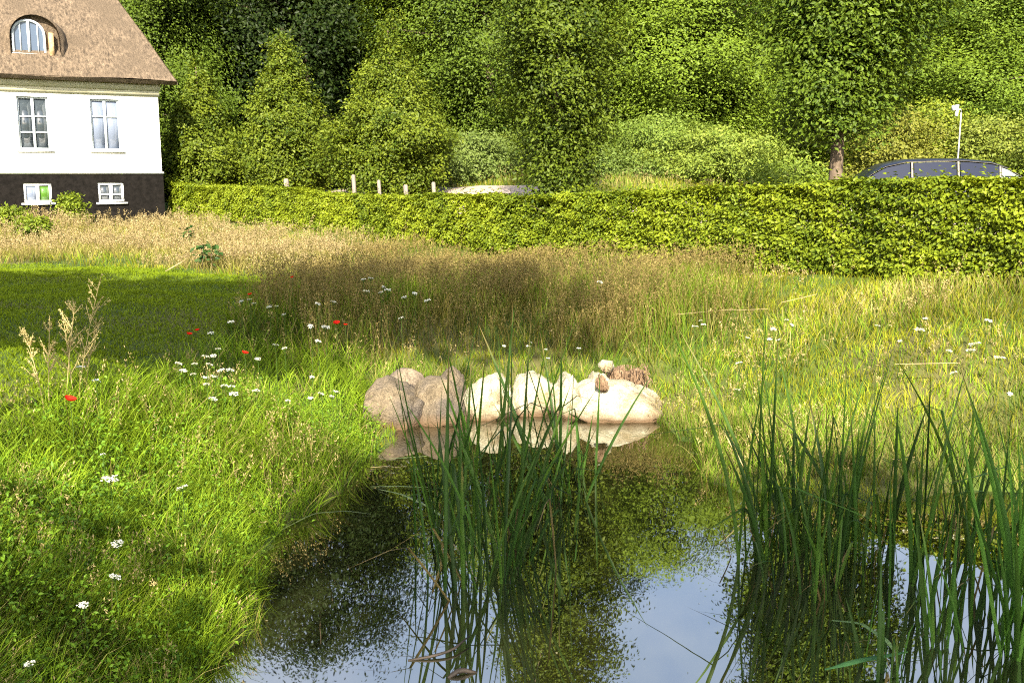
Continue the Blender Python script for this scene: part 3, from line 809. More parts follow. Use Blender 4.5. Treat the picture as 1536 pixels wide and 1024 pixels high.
def htop(px):
    D = hz(px)[1]; return z_at(np.interp(px, TOPK[:, 0], TOPK[:, 1]), D)
hedge('hedge', 'clipped yellow green hedge stretch beginning by the house', (262, 722), .8, htop, 2300, .058, (.065, .105, .006), (.22, .27, .014), 61, 'clipped hedge along the drive')
hedge('hedge', 'clipped green hedge stretch in front of the parked car', (729, 1790), .8, htop, 3300, .058, (.055, .095, .006), (.21, .26, .014), 62, 'clipped hedge along the drive')

# low hedge on the far side of the gravel
rg = np.random.default_rng(63)
f0, f1 = foot(300, 34.2), foot(528, 28.5)
e = empty('low_hedge', (f0 + f1) / 2, 'low bright hedge across the gravel behind the left hedge end', 'hedge')
n = 9000; u = rg.uniform(0, 1, n)[:, None]; P = f0 + (f1 - f0) * u + np.stack([rg.uniform(-.4, .4, n), rg.uniform(-.4, .4, n), rg.uniform(0, .52, n)], 1)
V, F = leaves(P, unit(rg.normal(size=(n, 3)) * .6 + [0, -.5, .7]), .09 * rg.uniform(.7, 1.3, n), rg, None, .6)
build('foliage', V, F, M['leaf'], e, np.repeat(np.array([.07, .12, .01]) + rg.uniform(0, 1, (n, 1)) * np.array([.12, .13, .01]), 4, 0))
mb = MB(); st = [f0 + (f1 - f0) * q - [0, 0, .02 - .1 * (k % 2)] for k, q in enumerate(np.linspace(.02, .98, 12))]
mb.add(*tube(st, .018, 5)); mb.build('stems', M['bark'], e)

# fence posts behind the hedge
for px, D, ty, wpx, lb in ((430, 25.4, 268, 10, 'short pale wooden post leftmost behind the hedge'), (531, 23.0, 262, 8, 'tallest pale wooden post behind the hedge'),
                       (569, 22.4, 270, 7, 'pale wooden post second from the tallest one'), (609, 21.7, 277, 9, 'stubby grey post between two taller posts'),
                       (651, 21.0, 273, 8, 'pale wooden post rightmost behind the hedge')):
    f = foot(px, D); h = z_at(ty, D); r = wpx / 2 / FPX * D
    mb = MB(); th = np.arange(8) / 8 * 2 * np.pi
    r *= .8; mb.add(*tube([f - [0, 0, .2], (f[0] + .01, f[1], (f[2] + h) / 2), (f[0] - .01, f[1], h - .03), (f[0] - .01, f[1], h)], [r, r * .97, r * .95, r * .6], 9))
    tag(mb.build('fence_post', M['wood'], None, False, f), lb, 'post', 'wooden posts behind the hedge')

# ------------------------------------------------------------------ parked car
def car():
    D = 22.0; f = foot(1420, D); zb = f[2] + .0
    L_ = 4.55; W_ = 1.76
    top = z_at(240, D) - zb; top = max(1.35, min(top, 1.75))
    e = empty('parked_car', f, 'dark blue estate car parked on the gravel behind the hedge', 'car')
    yaw = R(-8); cy_, sy_ = math.cos(yaw), math.sin(yaw)
    def P(x, y, z): return np.array([f[0] + x * cy_ - y * sy_, f[1] + x * sy_ + y * cy_, zb + z])
    belt = top - .50
    # body: loft of cross sections along x, front of the car to the right
    xs = np.array([-2.27, -2.22, -2.0, -1.5, -.5, .6, 1.3, 1.75, 2.1, 2.24, 2.28])
    zt = np.array([.62, belt - .08, belt, belt + .01, belt, belt - .02, belt - .06, belt - .14, belt - .24, .62, .5]); zbm = np.array([.42, .34, .25, .22, .2, .2, .22, .24, .3, .38, .42])
    hw = np.array([.62, .74, .83, .87, .88, .88, .87, .85, .78, .66, .55])
    V = []
    for x, a, b_, h in zip(xs, zt, zbm, hw):
        ring = [(-h * .9, b_), (-h, b_ + (a - b_) * .35), (-h * .99, b_ + (a - b_) * .7), (-h * .92, a - .02), (-h * .6, a + .01), (0, a + .02), (h * .6, a + .01), (h * .92, a - .02), (h * .99, b_ + (a - b_) * .7), (h, b_ + (a - b_) * .35), (h * .9, b_), (0, b_ - .02)]
        V += [P(x, q[0], q[1]) for q in ring]
    k = 12; n = len(xs); ii = np.arange(n * k).reshape(n, k)
    F = np.stack([ii[:-1], np.roll(ii[:-1], -1, 1), np.roll(ii[1:], -1, 1), ii[1:]], -1).reshape(-1, 4)
    mb = MB(); mb.add(V, F); mb.add([V[j] for j in range(k)] + [P(-2.28, 0, .55)], [[j, (j + 1) % k, k] for j in range(k)]); mb.add([V[(n - 1) * k + j] for j in range(k)] + [P(2.3, 0, .46)], [[j, k, (j + 1) % k] for j in range(k)])
    body = mb.build('body', M['carpaint'], e, True)
    # cabin: roof shell plus side glass following the arched outline
    rx = np.array([-1.95, -1.75, -1.45, -1.0, -.4, .2, .7, 1.0, 1.25, 1.5]); rz = np.array([belt + .02, belt + .2, belt + .37, belt + .47, top - .01, top - .015, top - .06, belt + .33, belt + .17, belt - .02])
    V = []
    for x, z in zip(rx, rz):
        q = max(z - belt, 0) / .5; h = .80 - .17 * q
        V += [P(x, -h, z - .03), P(x, -h * .9, z - .004), P(x, -h * .5, z + .02), P(x, 0, z + .028), P(x, h * .5, z + .02), P(x, h * .9, z - .004), P(x, h, z - .03)]
    k = 7; ii = np.arange(len(rx) * k).reshape(-1, k)
    mb = MB(); mb.add(V, np.stack([ii[:-1, :-1], ii[:-1, 1:], ii[1:, 1:], ii[1:, :-1]], -1).reshape(-1, 4)); mb.build('roof', M['carpaint'], e, True)
    def side(x, z, sd, out=0.0):
        q = max(z - belt, 0) / .5; return P(x, sd * (.80 - .17 * q + out), z)
    for sd in (-1, 1):
        for x0, x1 in ((-1.92, -.95), (-.87, -.02), (.06, .82), (.88, 1.44)):
            xx = np.linspace(x0, x1, 9); tz = np.interp(xx, rx, rz) - .065; mb = MB()
            tz = np.maximum(tz, belt - .015)
            V = [side(x, belt - .03, sd, .012) for x in xx] + [side(x, z, sd, .012) for x, z in zip(xx, tz)]
            mb.add(V, [[j, j + 1, 9 + j + 1, 9 + j] for j in range(8)])
            o = mb.build('side_window', M['paleglass'] if x0 == .88 else M['carglass'], e)
        for x0 in (-.91, .02, .85):
            mb = MB()
            zt_ = float(np.interp(x0, rx, rz)) - .05
            mb.add([side(x0 - .02, belt - .03, sd, .018), side(x0 + .02, belt - .03, sd, .018), side(x0 + .018, zt_, sd, .018), side(x0 - .018, zt_, sd, .018)], [[0, 1, 2, 3]])
            mb.build('pillar', M['trim'] if sd < 0 else M['carpaint'], e)
        mb = MB()
        pts = [side(x, z - .04, sd, .02) for x, z in zip(rx, rz)]
        mb.add(*tube(pts, .005, 5)); mb.build('window_trim', M['trim'], e)
        mb = MB(); mb.add(*tube([P(.95, sd * .84, belt + .02), P(.95, sd * .95, belt + .08)], [.03, .03], 6)); mb.box(P(.88, sd * .93 + (0 if sd > 0 else -.14), belt + .02), P(.12, 0, 0) - P(0, 0, 0), P(0, .14, 0) - P(0, 0, 0), [0, 0, .12])
        mb.build('mirror', M['carpaint'], e)
        for x in (-1.38, 1.40):
            th = np.arange(25) / 24 * 2 * np.pi
            mb = MB(); ring = np.array([P(x + .26 * math.cos(a), sd * .80, .33 + .26 * math.sin(a)) for a in th])
            mb.add(*tube(ring, .075, 8, False)); wh = mb.build('wheel', M['rubber'], e, True)
            mb = MB(); c = P(x, sd * .86, .33)
            rim = [P(x + .2 * math.cos(a), sd * .84, .33 + .2 * math.sin(a)) for a in th[:-1]]
            mb.add(rim + [c], [[j, (j + 1) % 24, 24] for j in range(24)]); mb.build('rim', M['chrome'], wh)
    for sd in (-1, 1):
        mb = MB(); mb.box(P(2.1, sd * .5 - .12, .58), P(.12, 0, 0) - P(0, 0, 0), P(0, .24, 0) - P(0, 0, 0), [0, 0, .12]); mb.build('headlight', M['chrome'], e)
        mb = MB(); mb.box(P(-2.27, sd * .62 - .08, .66), P(.1, 0, 0) - P(0, 0, 0), P(0, .16, 0) - P(0, 0, 0), [0, 0, .2]); mb.build('tail_light', M['taillight'], e)
M['taillight'] = glass('red_lamp_glass', (.3, .01, .01), .2, .5)
car()

# floodlight post
D = 22.6; f = foot(1434, D); zt = z_at(168, D); zh = z_at(156, D)
e = empty('lamp_post', f, 'thin white post carrying a small white floodlight behind the car', 'lamp post')
mb = MB(); mb.add(*tube([f - [0, 0, .2], f + [0, 0, .8], (f[0], f[1], zt)], [.017, .015, .014], 8)); mb.build('pole', M['galv'], e, True)
mb = MB(); mb.add(*tube([(f[0], f[1], zt), (f[0] - .04, f[1] - .05, zt + .05), (f[0] - .13, f[1] - .06, zt + .04)], .016, 6)); mb.build('bracket', M['galv'], e, True)
mb = MB(); mb.box((f[0] - .24, f[1] - .14, zt + .02), (.13, .02, .015), (0, .10, 0), (-.01, -.02, .11)); mb.box((f[0] - .16, f[1] - .10, zt - .10), (.05, 0, 0), (0, .05, 0), (0, 0, .12))
mb.build('lamp_head', M['paint'], e)

# ------------------------------------------------------------------ boulders
def ico(sub):
    import bmesh
    bm = bmesh.new(); bmesh.ops.create_icosphere(bm, subdivisions=sub, radius=1); bm.verts.ensure_lookup_table()
    V = np.array([v.co[:] for v in bm.verts]); F = np.array([[v.index for v in f.verts] for f in bm.faces]); bm.free(); return V, F
IV, IF = ico(5)
def boulder(px0, py0, px1, py1, D, depth, tilt, seed, m, label, sq=2.6, rough=.12, groove=0.0, gdir=(1, 0), sink=.12, cut=(), facets=22, crack=.5, name='boulder', group='boulders at the pond edge'):
    """a boulder filling a picture box at distance D; sq>2 squarer; cut: planes (nx,ny,nz,d) that flatten faces"""
    a, b_ = at(px0, py0, D), at(px1, py1, D)
    wd, ht = abs(b_[0] - a[0]) / 2, abs(a[2] - b_[2]) / 2
    c = np.array([(a[0] + b_[0]) / 2, D + depth * .15, (a[2] + b_[2]) / 2 - sink / 2]); ht += sink / 2
    V = IV.copy(); r = (np.abs(V) ** sq).sum(1) ** (-1 / sq); V = V * r[:, None]
    for (nx_, ny_, nz_, d_) in cut:
        q = unit(np.array([nx_, ny_, nz_], float)); over = V @ q - d_; V = V - np.where(over > 0, over * .92, 0)[:, None] * q
    fr_ = np.random.default_rng(seed * 7 + 1)
    for _ in range(facets):
        q = unit(fr_.normal(size=3) * [1, .9, 1]); d_ = fr_.uniform(.72, .95); over = V @ q - d_; V = V - np.where(over > 0, over, 0)[:, None] * q
    V = V / np.abs(V).max(0)
    off = Vector((seed * 3.1, seed * 1.7, seed * .9)); disp = np.empty(len(V))
    for i, v in enumerate(V):
        q = Vector(v)
        disp[i] = .9 * mnoise.noise(q * 1.1 + off) + .45 * mnoise.noise(q * 2.6 + off) + .20 * mnoise.noise(q * 6 + off) + .08 * mnoise.noise(q * 15 + off)
    gq = 0
    if groove:
        u = V[:, 0] * gdir[0] + V[:, 2] * gdir[1]; gq = -groove * np.clip(np.sin(u * 11 + .8 * disp + seed), 0, 1) ** 3
    rid = np.array([1 - abs(mnoise.noise(Vector(v) * 2.3 + off * 2)) * 2 for v in V]); fin = np.array([mnoise.noise(Vector(v) * 24 + off) for v in V])
    V = V * (1 + rough * disp + gq - crack * np.clip(rid - .80, 0, 1) + .012 * fin)[:, None]
    V = V * [wd, depth / 2, ht]
    ct, st = math.cos(R(tilt)), math.sin(R(tilt))
    V = np.stack([V[:, 0] * ct - V[:, 2] * st, V[:, 1], V[:, 0] * st + V[:, 2] * ct], 1)
    o = build(name, V + c, IF, m, None, None, True, c)
    return tag(o, label, 'boulder', group)
boulder(534, 576, 642, 668, 8.78, .66, -24, 1, M['stone_tan'], 'tan grooved boulder leaning at the left end of the row', 3.0, .09, .06, (1, .3), .10, cut=((-.3, -.6, .75, .78), (.8, -.5, .3, .80), (0, -1, -.1, .82)))
boulder(566, 547, 654, 636, 9.2, .55, 12, 2, M['stone_grey'], 'grey brown flat-topped boulder behind the left end', 4.0, .07, 0, (1, 0), .1, cut=((-.4, -.2, .9, .80), (.1, -1, .2, .78)))
boulder(612, 567, 698, 660, 8.86, .6, 5, 3, M['stone_tan'], 'upright rounded tan boulder in front of the peaked stone', 2.8, .08, cut=((-.7, -.4, .6, .80), (0, -1, .25, .80)))
boulder(648, 543, 700, 630, 9.3, .5, -10, 4, M['stone_tan'], 'small peaked tan stone behind the upright boulder', 2.6, .09, cut=((-.7, -.2, .7, .66), (.8, -.3, .5, .78)))
boulder(684, 561, 775, 640, 9.08, .62, 0, 5, M['stone_pale'], 'first pale dome boulder right of the tan ones', 2.7, .09, .03, (1, .1), cut=((-.75, -.3, .6, .70), (.75, -.4, .5, .78), (0, -1, .2, .82)))
boulder(762, 558, 840, 640, 9.22, .62, 3, 6, M['stone_pale'], 'second pale boulder with a round notched top', 2.9, .09, .05, (1, 0), cut=((-.75, -.4, .5, .76), (.1, -1, .1, .80)))
boulder(822, 561, 879, 640, 9.16, .6, 0, 7, M['stone_pale'], 'narrow upright pale boulder between two wider ones', 4.5, .07, .05, (1, 0), cut=((0, -1, .1, .82),))
boulder(872, 556, 922, 640, 9.26, .5, -6, 8, M['stone_pale'], 'pale boulder leaning against the brown root stump', 2.9, .09, .03, (1, 0), cut=((-.85, -.3, .4, .72), (0, -1, .2, .82)))
boulder(838, 576, 994, 640, 9.10, .8, -2, 9, M['stone_pale'], 'largest pale wedge boulder at the right end', 5.0, .06, 0, (1, 0), .10, cut=((.72, -.15, .69, .84), (-.80, -.2, .58, .86), (0, -.85, .55, .82)), facets=5)
boulder(893, 560, 913, 590, 8.98, .16, 8, 10, M['stump'], 'small brown bark lump lying on the pale leaning boulder', 2.2, .18, .12, (1, .4), .02, name='bark_lump', group=None)
boulder(897, 538, 922, 560, 9.45, .18, 0, 11, M['stone_pale'], 'small round pale stone on top of the root stump', 2.2, .10, 0, (1, 0), .0, name='cobble', group=None)
# root stump: a knobbly body with root strands
rg = np.random.default_rng(5)
c = at(940, 572, 9.62); e = empty('root_stump', c * [1, 1, 0] + [0, 0, float(gz(c[:1], c[1:2])[0])], 'brown hairy root stump behind the largest pale boulder', 'stump')
for (x0, y0, x1, y1, sd) in ((908, 546, 944, 592, 21), (932, 552, 974, 588, 22)):
    o = boulder(x0, y0, x1, y1, 9.62, .34, -10, sd, M['stump'], None, 2.3, .2, .12, (1, .2), .06, name='stump_body', group=None)
    del o['category']
    if 'label' in o: del o['label']
    o.parent = e; o.location = Vector(o.location) - e.location
mb = MB()
for k in range(70):
    p = at(rg.uniform(906, 976), rg.uniform(545, 575), 9.60 - rg.uniform(.02, .2)); L1 = rg.uniform(.05, .14); d1 = rg.normal(0, .035, 3)
    mb.add(*tube([p, p + d1 * .6 + [0, -.04, -L1 * .5], p + d1 + [0, -.03, -L1]], [.005, .004, .002], 4, False))
mb.build('roots', M['stump'], e)

# ------------------------------------------------------------------ shade
ST = 'broadleaf tree standing out of frame at the left, '
for i, (spot, r, rz_, h, ns, sw) in enumerate([((-6.9, 11.4), 2.4, 1.4, 8.0, 560, 0), ((-4.1, 11.7), 1.9, 1.3, 8.4, 420, 3.0), ((-1.0, 12.9), 2.1, .8, 8.2, 85, 5.0),
                                         ((-2.4, 3.2), 1.1, .5, 7.0, 34, 3.0), ((-.3, 5.3), .7, .4, 7.4, 50, 2.5), ((2.0, 4.8), 1.0, .4, 7.2, 90, -2.0)]):
    shade_tree(spot, r, rz_, h, 80 + i, ('broadleaf tree out of frame behind the camera, shading ' + ['the left lawn edge', 'the lawn middle', 'the brown meadow',
               'the near left bank', 'the middle reeds', 'the right reeds'][i]), ns, sw)

# ------------------------------------------------------------------ grasses
LAWN = gpoly([(-300, 394), (0, 394), (200, 403), (300, 412), (392, 416), (405, 440), (350, 486), (250, 552), (150, 600), (0, 650), (-300, 690)])
TAN = gpoly([(-350, 326), (0, 324), (250, 333), (460, 352), (560, 372), (480, 405), (395, 413), (300, 408), (150, 398), (0, 392), (-350, 392)])
BROWN = gpoly([(395, 372), (560, 366), (800, 383), (1085, 400), (1095, 450), (1010, 500), (860, 528), (640, 520), (520, 520), (420, 470)])
LBANK = gpoly([(-300, 600), (0, 600), (150, 560), (240, 525), (340, 480), (420, 470), (520, 520), (560, 560), (570, 720), (430, 840), (300, 1030), (300, 1400), (-900, 1400)])
HOUSE = np.array([H(-.3, 0, .25)[:2], H(LEN, 0, .25)[:2], H(LEN, 0, -DEP)[:2], H(-.3, 0, -DEP)[:2]])
hp = np.array(HEDGE_PX)
def behind_hedge(x, y):
    px = x / y * FPX * 1.012 + 768
    d = y - 1 / np.interp(px, hp[:, 0], 1 / hp[:, 1])
    return (d > -.2) & (d < 6.0) & (px > 255)

rg = np.random.default_rng(17)
N0 = 330000
th = rg.uniform(R(-36), R(36), N0); D = np.exp(rg.uniform(math.log(2.0), math.log(31), N0))
X, Y = D * np.sin(th), D * np.cos(th)
sd_p = shore(X, Y); keep = (sd_p > -.04) & (sdf(X, Y, HOUSE) > 0) & ~behind_hedge(X, Y)
X, Y, D, sd_p = X[keep], Y[keep], D[keep], sd_p[keep]
inL = sdf(X, Y, LAWN) + .12 * pn(X, Y, .7, 7); inT = sdf(X, Y, TAN) + .6 * pn(X, Y, 1.6, 8) + rg.normal(0, .35, len(X)); inB = sdf(X, Y, BROWN) + .8 * pn(X, Y, 1.4, 9) + rg.normal(0, .45, len(X)); inK = sdf(X, Y, LBANK)
zone = np.zeros(len(X), int)                       # 0 right meadow, 1 left bank, 2 brown, 3 tan, 4 lawn
zone[inK < 0] = 1; zone[inB < 0] = 2; zone[inT < 0] = 3; zone[inL < 0] = 4
Z = gz(X, Y)
n = len(X)
u1 = rg.uniform(0, 1, n); pat = pn(X, Y, 1.3, 10); pat2 = pn(X, Y, .5, 11)
hfar = np.clip((17.5 - Y) / 6, .42, 1)
Hh = np.choose(zone, [.11 + .11 * u1 + .08 * pat, .17 + .17 * u1 + .07 * pat, (.30 + .25 * u1 + .07 * pat) * hfar, (.16 + .17 * u1 + .06 * pat), .035 + .03 * u1])
Hh = np.where(zone == 4, Hh, np.clip(Hh, .10, None))
near_shore = np.exp(-np.clip(sd_p, 0, None) / .5)
Hh = Hh * (1 - .2 * near_shore * (zone == 1))
Hh[(zone == 0) & (sd_p < .35)] *= .75
Wd = .0042 * (np.maximum(D, 3) / 4.5) ** .72 * np.choose(zone, [1, 1.15, .8, .75, 1.0]) * rg.uniform(.7, 1.4, n)
c_yel0, c_yel1 = np.array([.11, .13, .008]), np.array([.30, .30, .020])
c_gr0, c_gr1 = np.array([.05, .10, .006]), np.array([.14, .22, .014])
c_br0, c_br1 = np.array([.065, .075, .008]), np.array([.165, .14, .03])
c_tn0, c_tn1 = np.array([.15, .145, .03]), np.array([.36, .31, .11])
c_lw0, c_lw1 = np.array([.075, .125, .005]), np.array([.175, .235, .010])
base0 = np.stack([c_yel0, c_gr0, c_br0, c_tn0, c_lw0])[zone]; base1 = np.stack([c_yel1, c_gr1, c_br1, c_tn1, c_lw1])[zone]
# mixtures of species
def mixin(mask, c0, c1):
    base0[mask] = c0; base1[mask] = c1
q = rg.uniform(0, 1, n)
mixin((zone == 0) & (q < .22 + .34 * pat), c_tn0, c_tn1 * .9)
mixin((zone == 0) & (q > .68 + .15 * pat2), c_gr0 * 1.2, c_gr1 * 1.3)
mixin((zone == 0) & (sd_p < 1.2) & (q > .35), c_gr0 * 1.3, np.array([.16, .24, .022]))
mixin((zone == 1) & (q < .08 + .12 * pat2), c_tn0, c_tn1 * .75)
mixin((zone == 1) & (q > .5 + .3 * pat2), np.array([.07, .14, .008]), np.array([.20, .28, .016]))
mixin((zone == 2) & (q < .42 + .25 * pat), c_gr0, c_gr1)
mixin((zone == 2) & (q > .85), c_tn0, c_tn1 * .8)
mixin((zone == 3) & (q < .16 + .2 * pat), np.array([.09, .12, .015]), np.array([.20, .22, .03]))
jit = rg.uniform(.72, 1.3, (n, 1)) * (1 + .28 * np.clip(pn(X, Y, .55, 2) + .6 * pn(X, Y, 1.7, 9), -1.4, 1.2) * np.isin(zone, (0, 1)))[:, None]; base0 = base0 * jit; base1 = base1 * jit
lean = np.abs(rg.normal(0, .28, n)) + .12 * (zone == 1); curve = rg.uniform(.02, .45, n) + .25 * (zone == 1) * rg.uniform(0, 1, n)
az = rg.uniform(0, 2 * np.pi, n)
wind = 3.2 * pn(X, Y, .42, 3) + 1.5 * pn(X, Y, 1.6, 6)
az = np.where(rg.uniform(0, 1, n) < .45, wind + rg.normal(0, .5, n), az)
P = np.stack([X, Y, Z - .02], 1)
xl = rg.uniform(LAWN[:, 0].min(), LAWN[:, 0].max(), 150000); yl = rg.uniform(LAWN[:, 1].min(), LAWN[:, 1].max(), 150000)
ok = (sdf(xl, yl, LAWN) + .12 * pn(xl, yl, .7, 7) < 0) & (np.abs(xl / yl) < .72); xl, yl = xl[ok], yl[ok]; ex_l = np.stack([xl, yl, gz(xl, yl) - .01], 1)
GN = {0: ('meadow_grass', 'yellow green meadow grass rising to the hedge on the right'), 1: ('bank_grass', 'lush green grass on the left pond bank'), 2: ('brown_grass', 'brownish seeding grass in the middle meadow'),
      3: ('dry_grass', 'tan dry grass in front of the house and hedge'), 4: ('lawn_grass', 'short mown lawn partly in shade on the left')}
for zn, (nm, lb) in GN.items():
    mk = zone == zn
    if zn == 4:
        V, F, Cc = blades(P[mk], Hh[mk], lean[mk] * 1.5, curve[mk], Wd[mk] * 1.6, base0[mk], base1[mk], 2, rg, az[mk])
        m_ = len(ex_l); jt = rg.uniform(.7, 1.3, (m_, 1))
        v2, f2, c2_ = blades(ex_l, rg.uniform(.03, .07, m_), rg.uniform(.1, .7, m_), rg.uniform(.1, .6, m_), .009 * rg.uniform(.7, 1.4, m_), c_lw0 * jt, c_lw1 * jt, 2, rg)
        F = [F, f2 + len(V)]; V = [V, v2]; Cc = [Cc, c2_]
    else:
        v, f_, c_ = blades(P[mk], Hh[mk], lean[mk], curve[mk], Wd[mk], base0[mk], base1[mk], 3, rg, az[mk]); V, F, Cc = [v], [f_], [c_]
    if zn in (0, 1, 2, 3):                                 # seed heads on thin stalks
        cand = np.flatnonzero(mk); wgt = np.clip(.35 + .9 * pn(X[cand], Y[cand], 1.0, 2) + .5 * pn(X[cand], Y[cand], .35, 8), .02, 2); cand = rg.choice(cand, {0: 1300, 1: 700, 2: 5200, 3: 5600}[zn], False, wgt / wgt.sum())
        hs = Hh[cand] * rg.uniform(1.1, 1.45, len(cand)) + (.06 if zn == 0 else 0.03); dr = rg.uniform(0, 6.28, len(cand)); ln = rg.uniform(.02, .22, len(cand))
        stem_c = np.array([.24, .19, .07]) * rg.uniform(.7, 1.2, (len(cand), 1)); tip_c = (np.array([.32, .255, .13]) if zn == 3 else np.array([.21, .165, .06]) if zn == 2 else np.array([.36, .29, .13])) * rg.uniform(.7, 1.25, (len(cand), 1))
        v, f_, c_ = blades(P[cand], hs, ln, .1 + 0 * ln, .0028 * (D[cand] / 5) ** .7, stem_c * .7, stem_c, 2, rg, dr)
        k0 = sum(len(a) for a in V); V.append(v); F.append(f_ + k0); Cc.append(c_)
        m_ = 9; tt = rg.uniform(.68, 1.02, (len(cand), m_)); off = ln[:, None] * tt + .1 * tt ** 2
        up = tt * np.sqrt(np.clip(1 - off ** 2 * .6, .1, 1))
        Q = P[cand][:, None] + np.stack([np.cos(dr)[:, None] * off * hs[:, None], np.sin(dr)[:, None] * off * hs[:, None], up * hs[:, None]], -1) + rg.normal(0, .010, (len(cand), m_, 3)) * (D[cand] / 7)[:, None, None] ** .5
        Q = Q.reshape(-1, 3); sz = np.repeat(.020 * (D[cand] / 7) ** .55, m_) * rg.uniform(.7, 1.4, len(Q))
        v, f_ = leaves(Q, unit(rg.normal(size=(len(Q), 3))), sz, rg, np.array([0, 0, 1.0]) + rg.normal(size=(len(Q), 3)) * .5, .35)
        k0 = sum(len(a) for a in V); V.append(v); F.append(f_ + k0); Cc.append(np.repeat(np.repeat(tip_c, m_, 0), 4, 0))
    tag(build(nm, np.concatenate(V), np.concatenate(F), M['grass'], None, np.concatenate(Cc)), lb, None, None, 'stuff')

# leafy herbs on the left bank
mk = np.flatnonzero((zone == 1) & (D < 9)); w8 = np.clip(.12 + 1.2 * pn(X[mk], Y[mk], .9, 5) + .5 * (X[mk] < -2), .02, 1.2); sel = rg.choice(mk, 9000, True, w8 / w8.sum())
m_ = 3; Q = np.repeat(P[sel], m_, 0) + rg.normal(0, .05, (len(sel) * m_, 3)) * [1, 1, 0]
Q[:, 2] += np.repeat(Hh[sel], m_) * rg.uniform(.15, 1.0, len(Q))
v, f_ = leaves(Q, unit(rg.normal(size=(len(Q), 3)) * .5 + [0, -.15, .8]), rg.uniform(.010, .034, len(Q)) * np.where(Q[:, 0] < -2.1, 1.2, .9), rg, None, .55)
cc = np.array([.05, .12, .008]) + rg.uniform(0, 1, (len(Q), 1)) * np.array([.12, .18, .012])
tag(build('herbs', v, f_, M['leaf'], None, np.repeat(cc, 4, 0)), 'small leafy clover and herbs among the left bank grass', None, None, 'stuff')

# ------------------------------------------------------------------ reeds in the pond
def reed(base, n, hgt, spread, seed, label, group, lean0=0.0, tone=1.0, wmul=1.0, fan=.27):
    """a reed plant: a fan of strap leaves rising out of the water (V-section ribbons)"""
    rg = np.random.default_rng(seed); seg = 9
    P0 = np.array([base[0], base[1], -.12])
    VV, FF, CC = [], [], []
    for i in range(n):
        h = 1.08 * hgt * (.42 + .60 * rg.uniform(0, 1) ** 1.15) if i > 1 else 1.08 * hgt * rg.uniform(.98, 1.1)
        p = P0 + np.array([rg.normal(0, spread), rg.normal(0, spread * .7), 0])
        az = rg.uniform(0, 2 * np.pi); dirn = np.array([math.cos(az), math.sin(az) * .7, 0])
        ln = min(abs(rg.normal(0, fan)), .5); cu = rg.uniform(-.05, .32) * (1 if rg.uniform() < .7 else 1.6)
        kink = rg.uniform(.5, .9) if rg.uniform() < .3 and i > 1 else 2.0
        wd = rg.uniform(.007, .0145) * wmul * (1 if h > .6 else .8)
        wa = rg.uniform(0, np.pi); tw = rg.uniform(-1.2, 1.2)
        col = np.array([.026, .066, .009]) * rg.uniform(.5, 1.5) * tone + rg.uniform(0, 1) ** 2 * np.array([.035, .06, 0.004])
        if rg.uniform() < .13: col = np.array([.20, .155, .06]) * rg.uniform(.5, 1.1); wd *= .6; h *= rg.uniform(.3, .6); ln += .3; kink = min(kink, .7)
        t = np.linspace(0, 1, seg + 1); off = ln * t + cu * t ** 2 + lean0 * t
        zz1 = t.copy()
        if kink < 1:
            over = np.clip(t - kink, 0, 1); off = off + over * 1.1; zz1 = zz1 - over * 1.45
        c = p + np.outer(off * h, dirn) + np.outer(zz1 * (h + .12), [0, 0, 1])
        wprof = np.where(t < .55, .75 + .45 * t, 1.0 * np.clip((1 - t) / .45, 0, 1) ** .7 + .02) * wd
        ang = wa + tw * t; wv = np.stack([np.cos(ang), np.sin(ang), 0 * t], 1); nv = np.stack([-np.sin(ang), np.cos(ang), 0 * t], 1)
        V = np.stack([c - wv * wprof[:, None], c + nv * wprof[:, None] * .45, c + wv * wprof[:, None]], 1).reshape(-1, 3)
        k = np.arange(seg)[:, None] * 3
        F = np.concatenate([k + [0, 1, 4, 3], k + [1, 2, 5, 4]], 0) + sum(len(a) for a in VV)
        dry = (rg.uniform() < .35) * np.clip((t - .8) / .2, 0, 1)[:, None]; colv = col * (1 - dry) + np.array([.20, .14, .05]) * dry
        VV.append(V); FF.append(F); CC.append(np.repeat(colv, 3, 0))
    o = build('reed_plant', np.concatenate(VV), np.concatenate(FF), M['reed'], None, np.concatenate(CC), True, (base[0], base[1], 0))
    return tag(o, label, 'reed', group)
MG, RG_ = 'reeds in the middle of the pond', 'reeds along the right of the pond'
middle = [(668, 812, 12, .95, .10, 'reed plant farthest left of the middle clump with a leaf crossing the tan boulders'), (712, 880, 20, .98, .09, 'dense reed plant nearest the camera in the middle clump'),
          (748, 800, 16, 1.02, .10, 'tall reed plant before the first pale boulder'), (785, 846, 14, .95, .08, 'reed plant right of the dense nearest one in the middle clump'),
          (838, 752, 18, .86, .07, 'compact dark reed plant before the narrow pale boulder'), (868, 716, 7, .55, .06, 'short reed tuft before the largest pale boulder'), (700, 740, 12, .62, .12, 'short reeds standing between tan boulders and middle clump')]
for i, (px, py, nb, hh, sp, lb) in enumerate(middle): reed(flat(px, py), int(nb * 1.4), hh * 1.27, sp * 1.15, 200 + i, lb, MG)
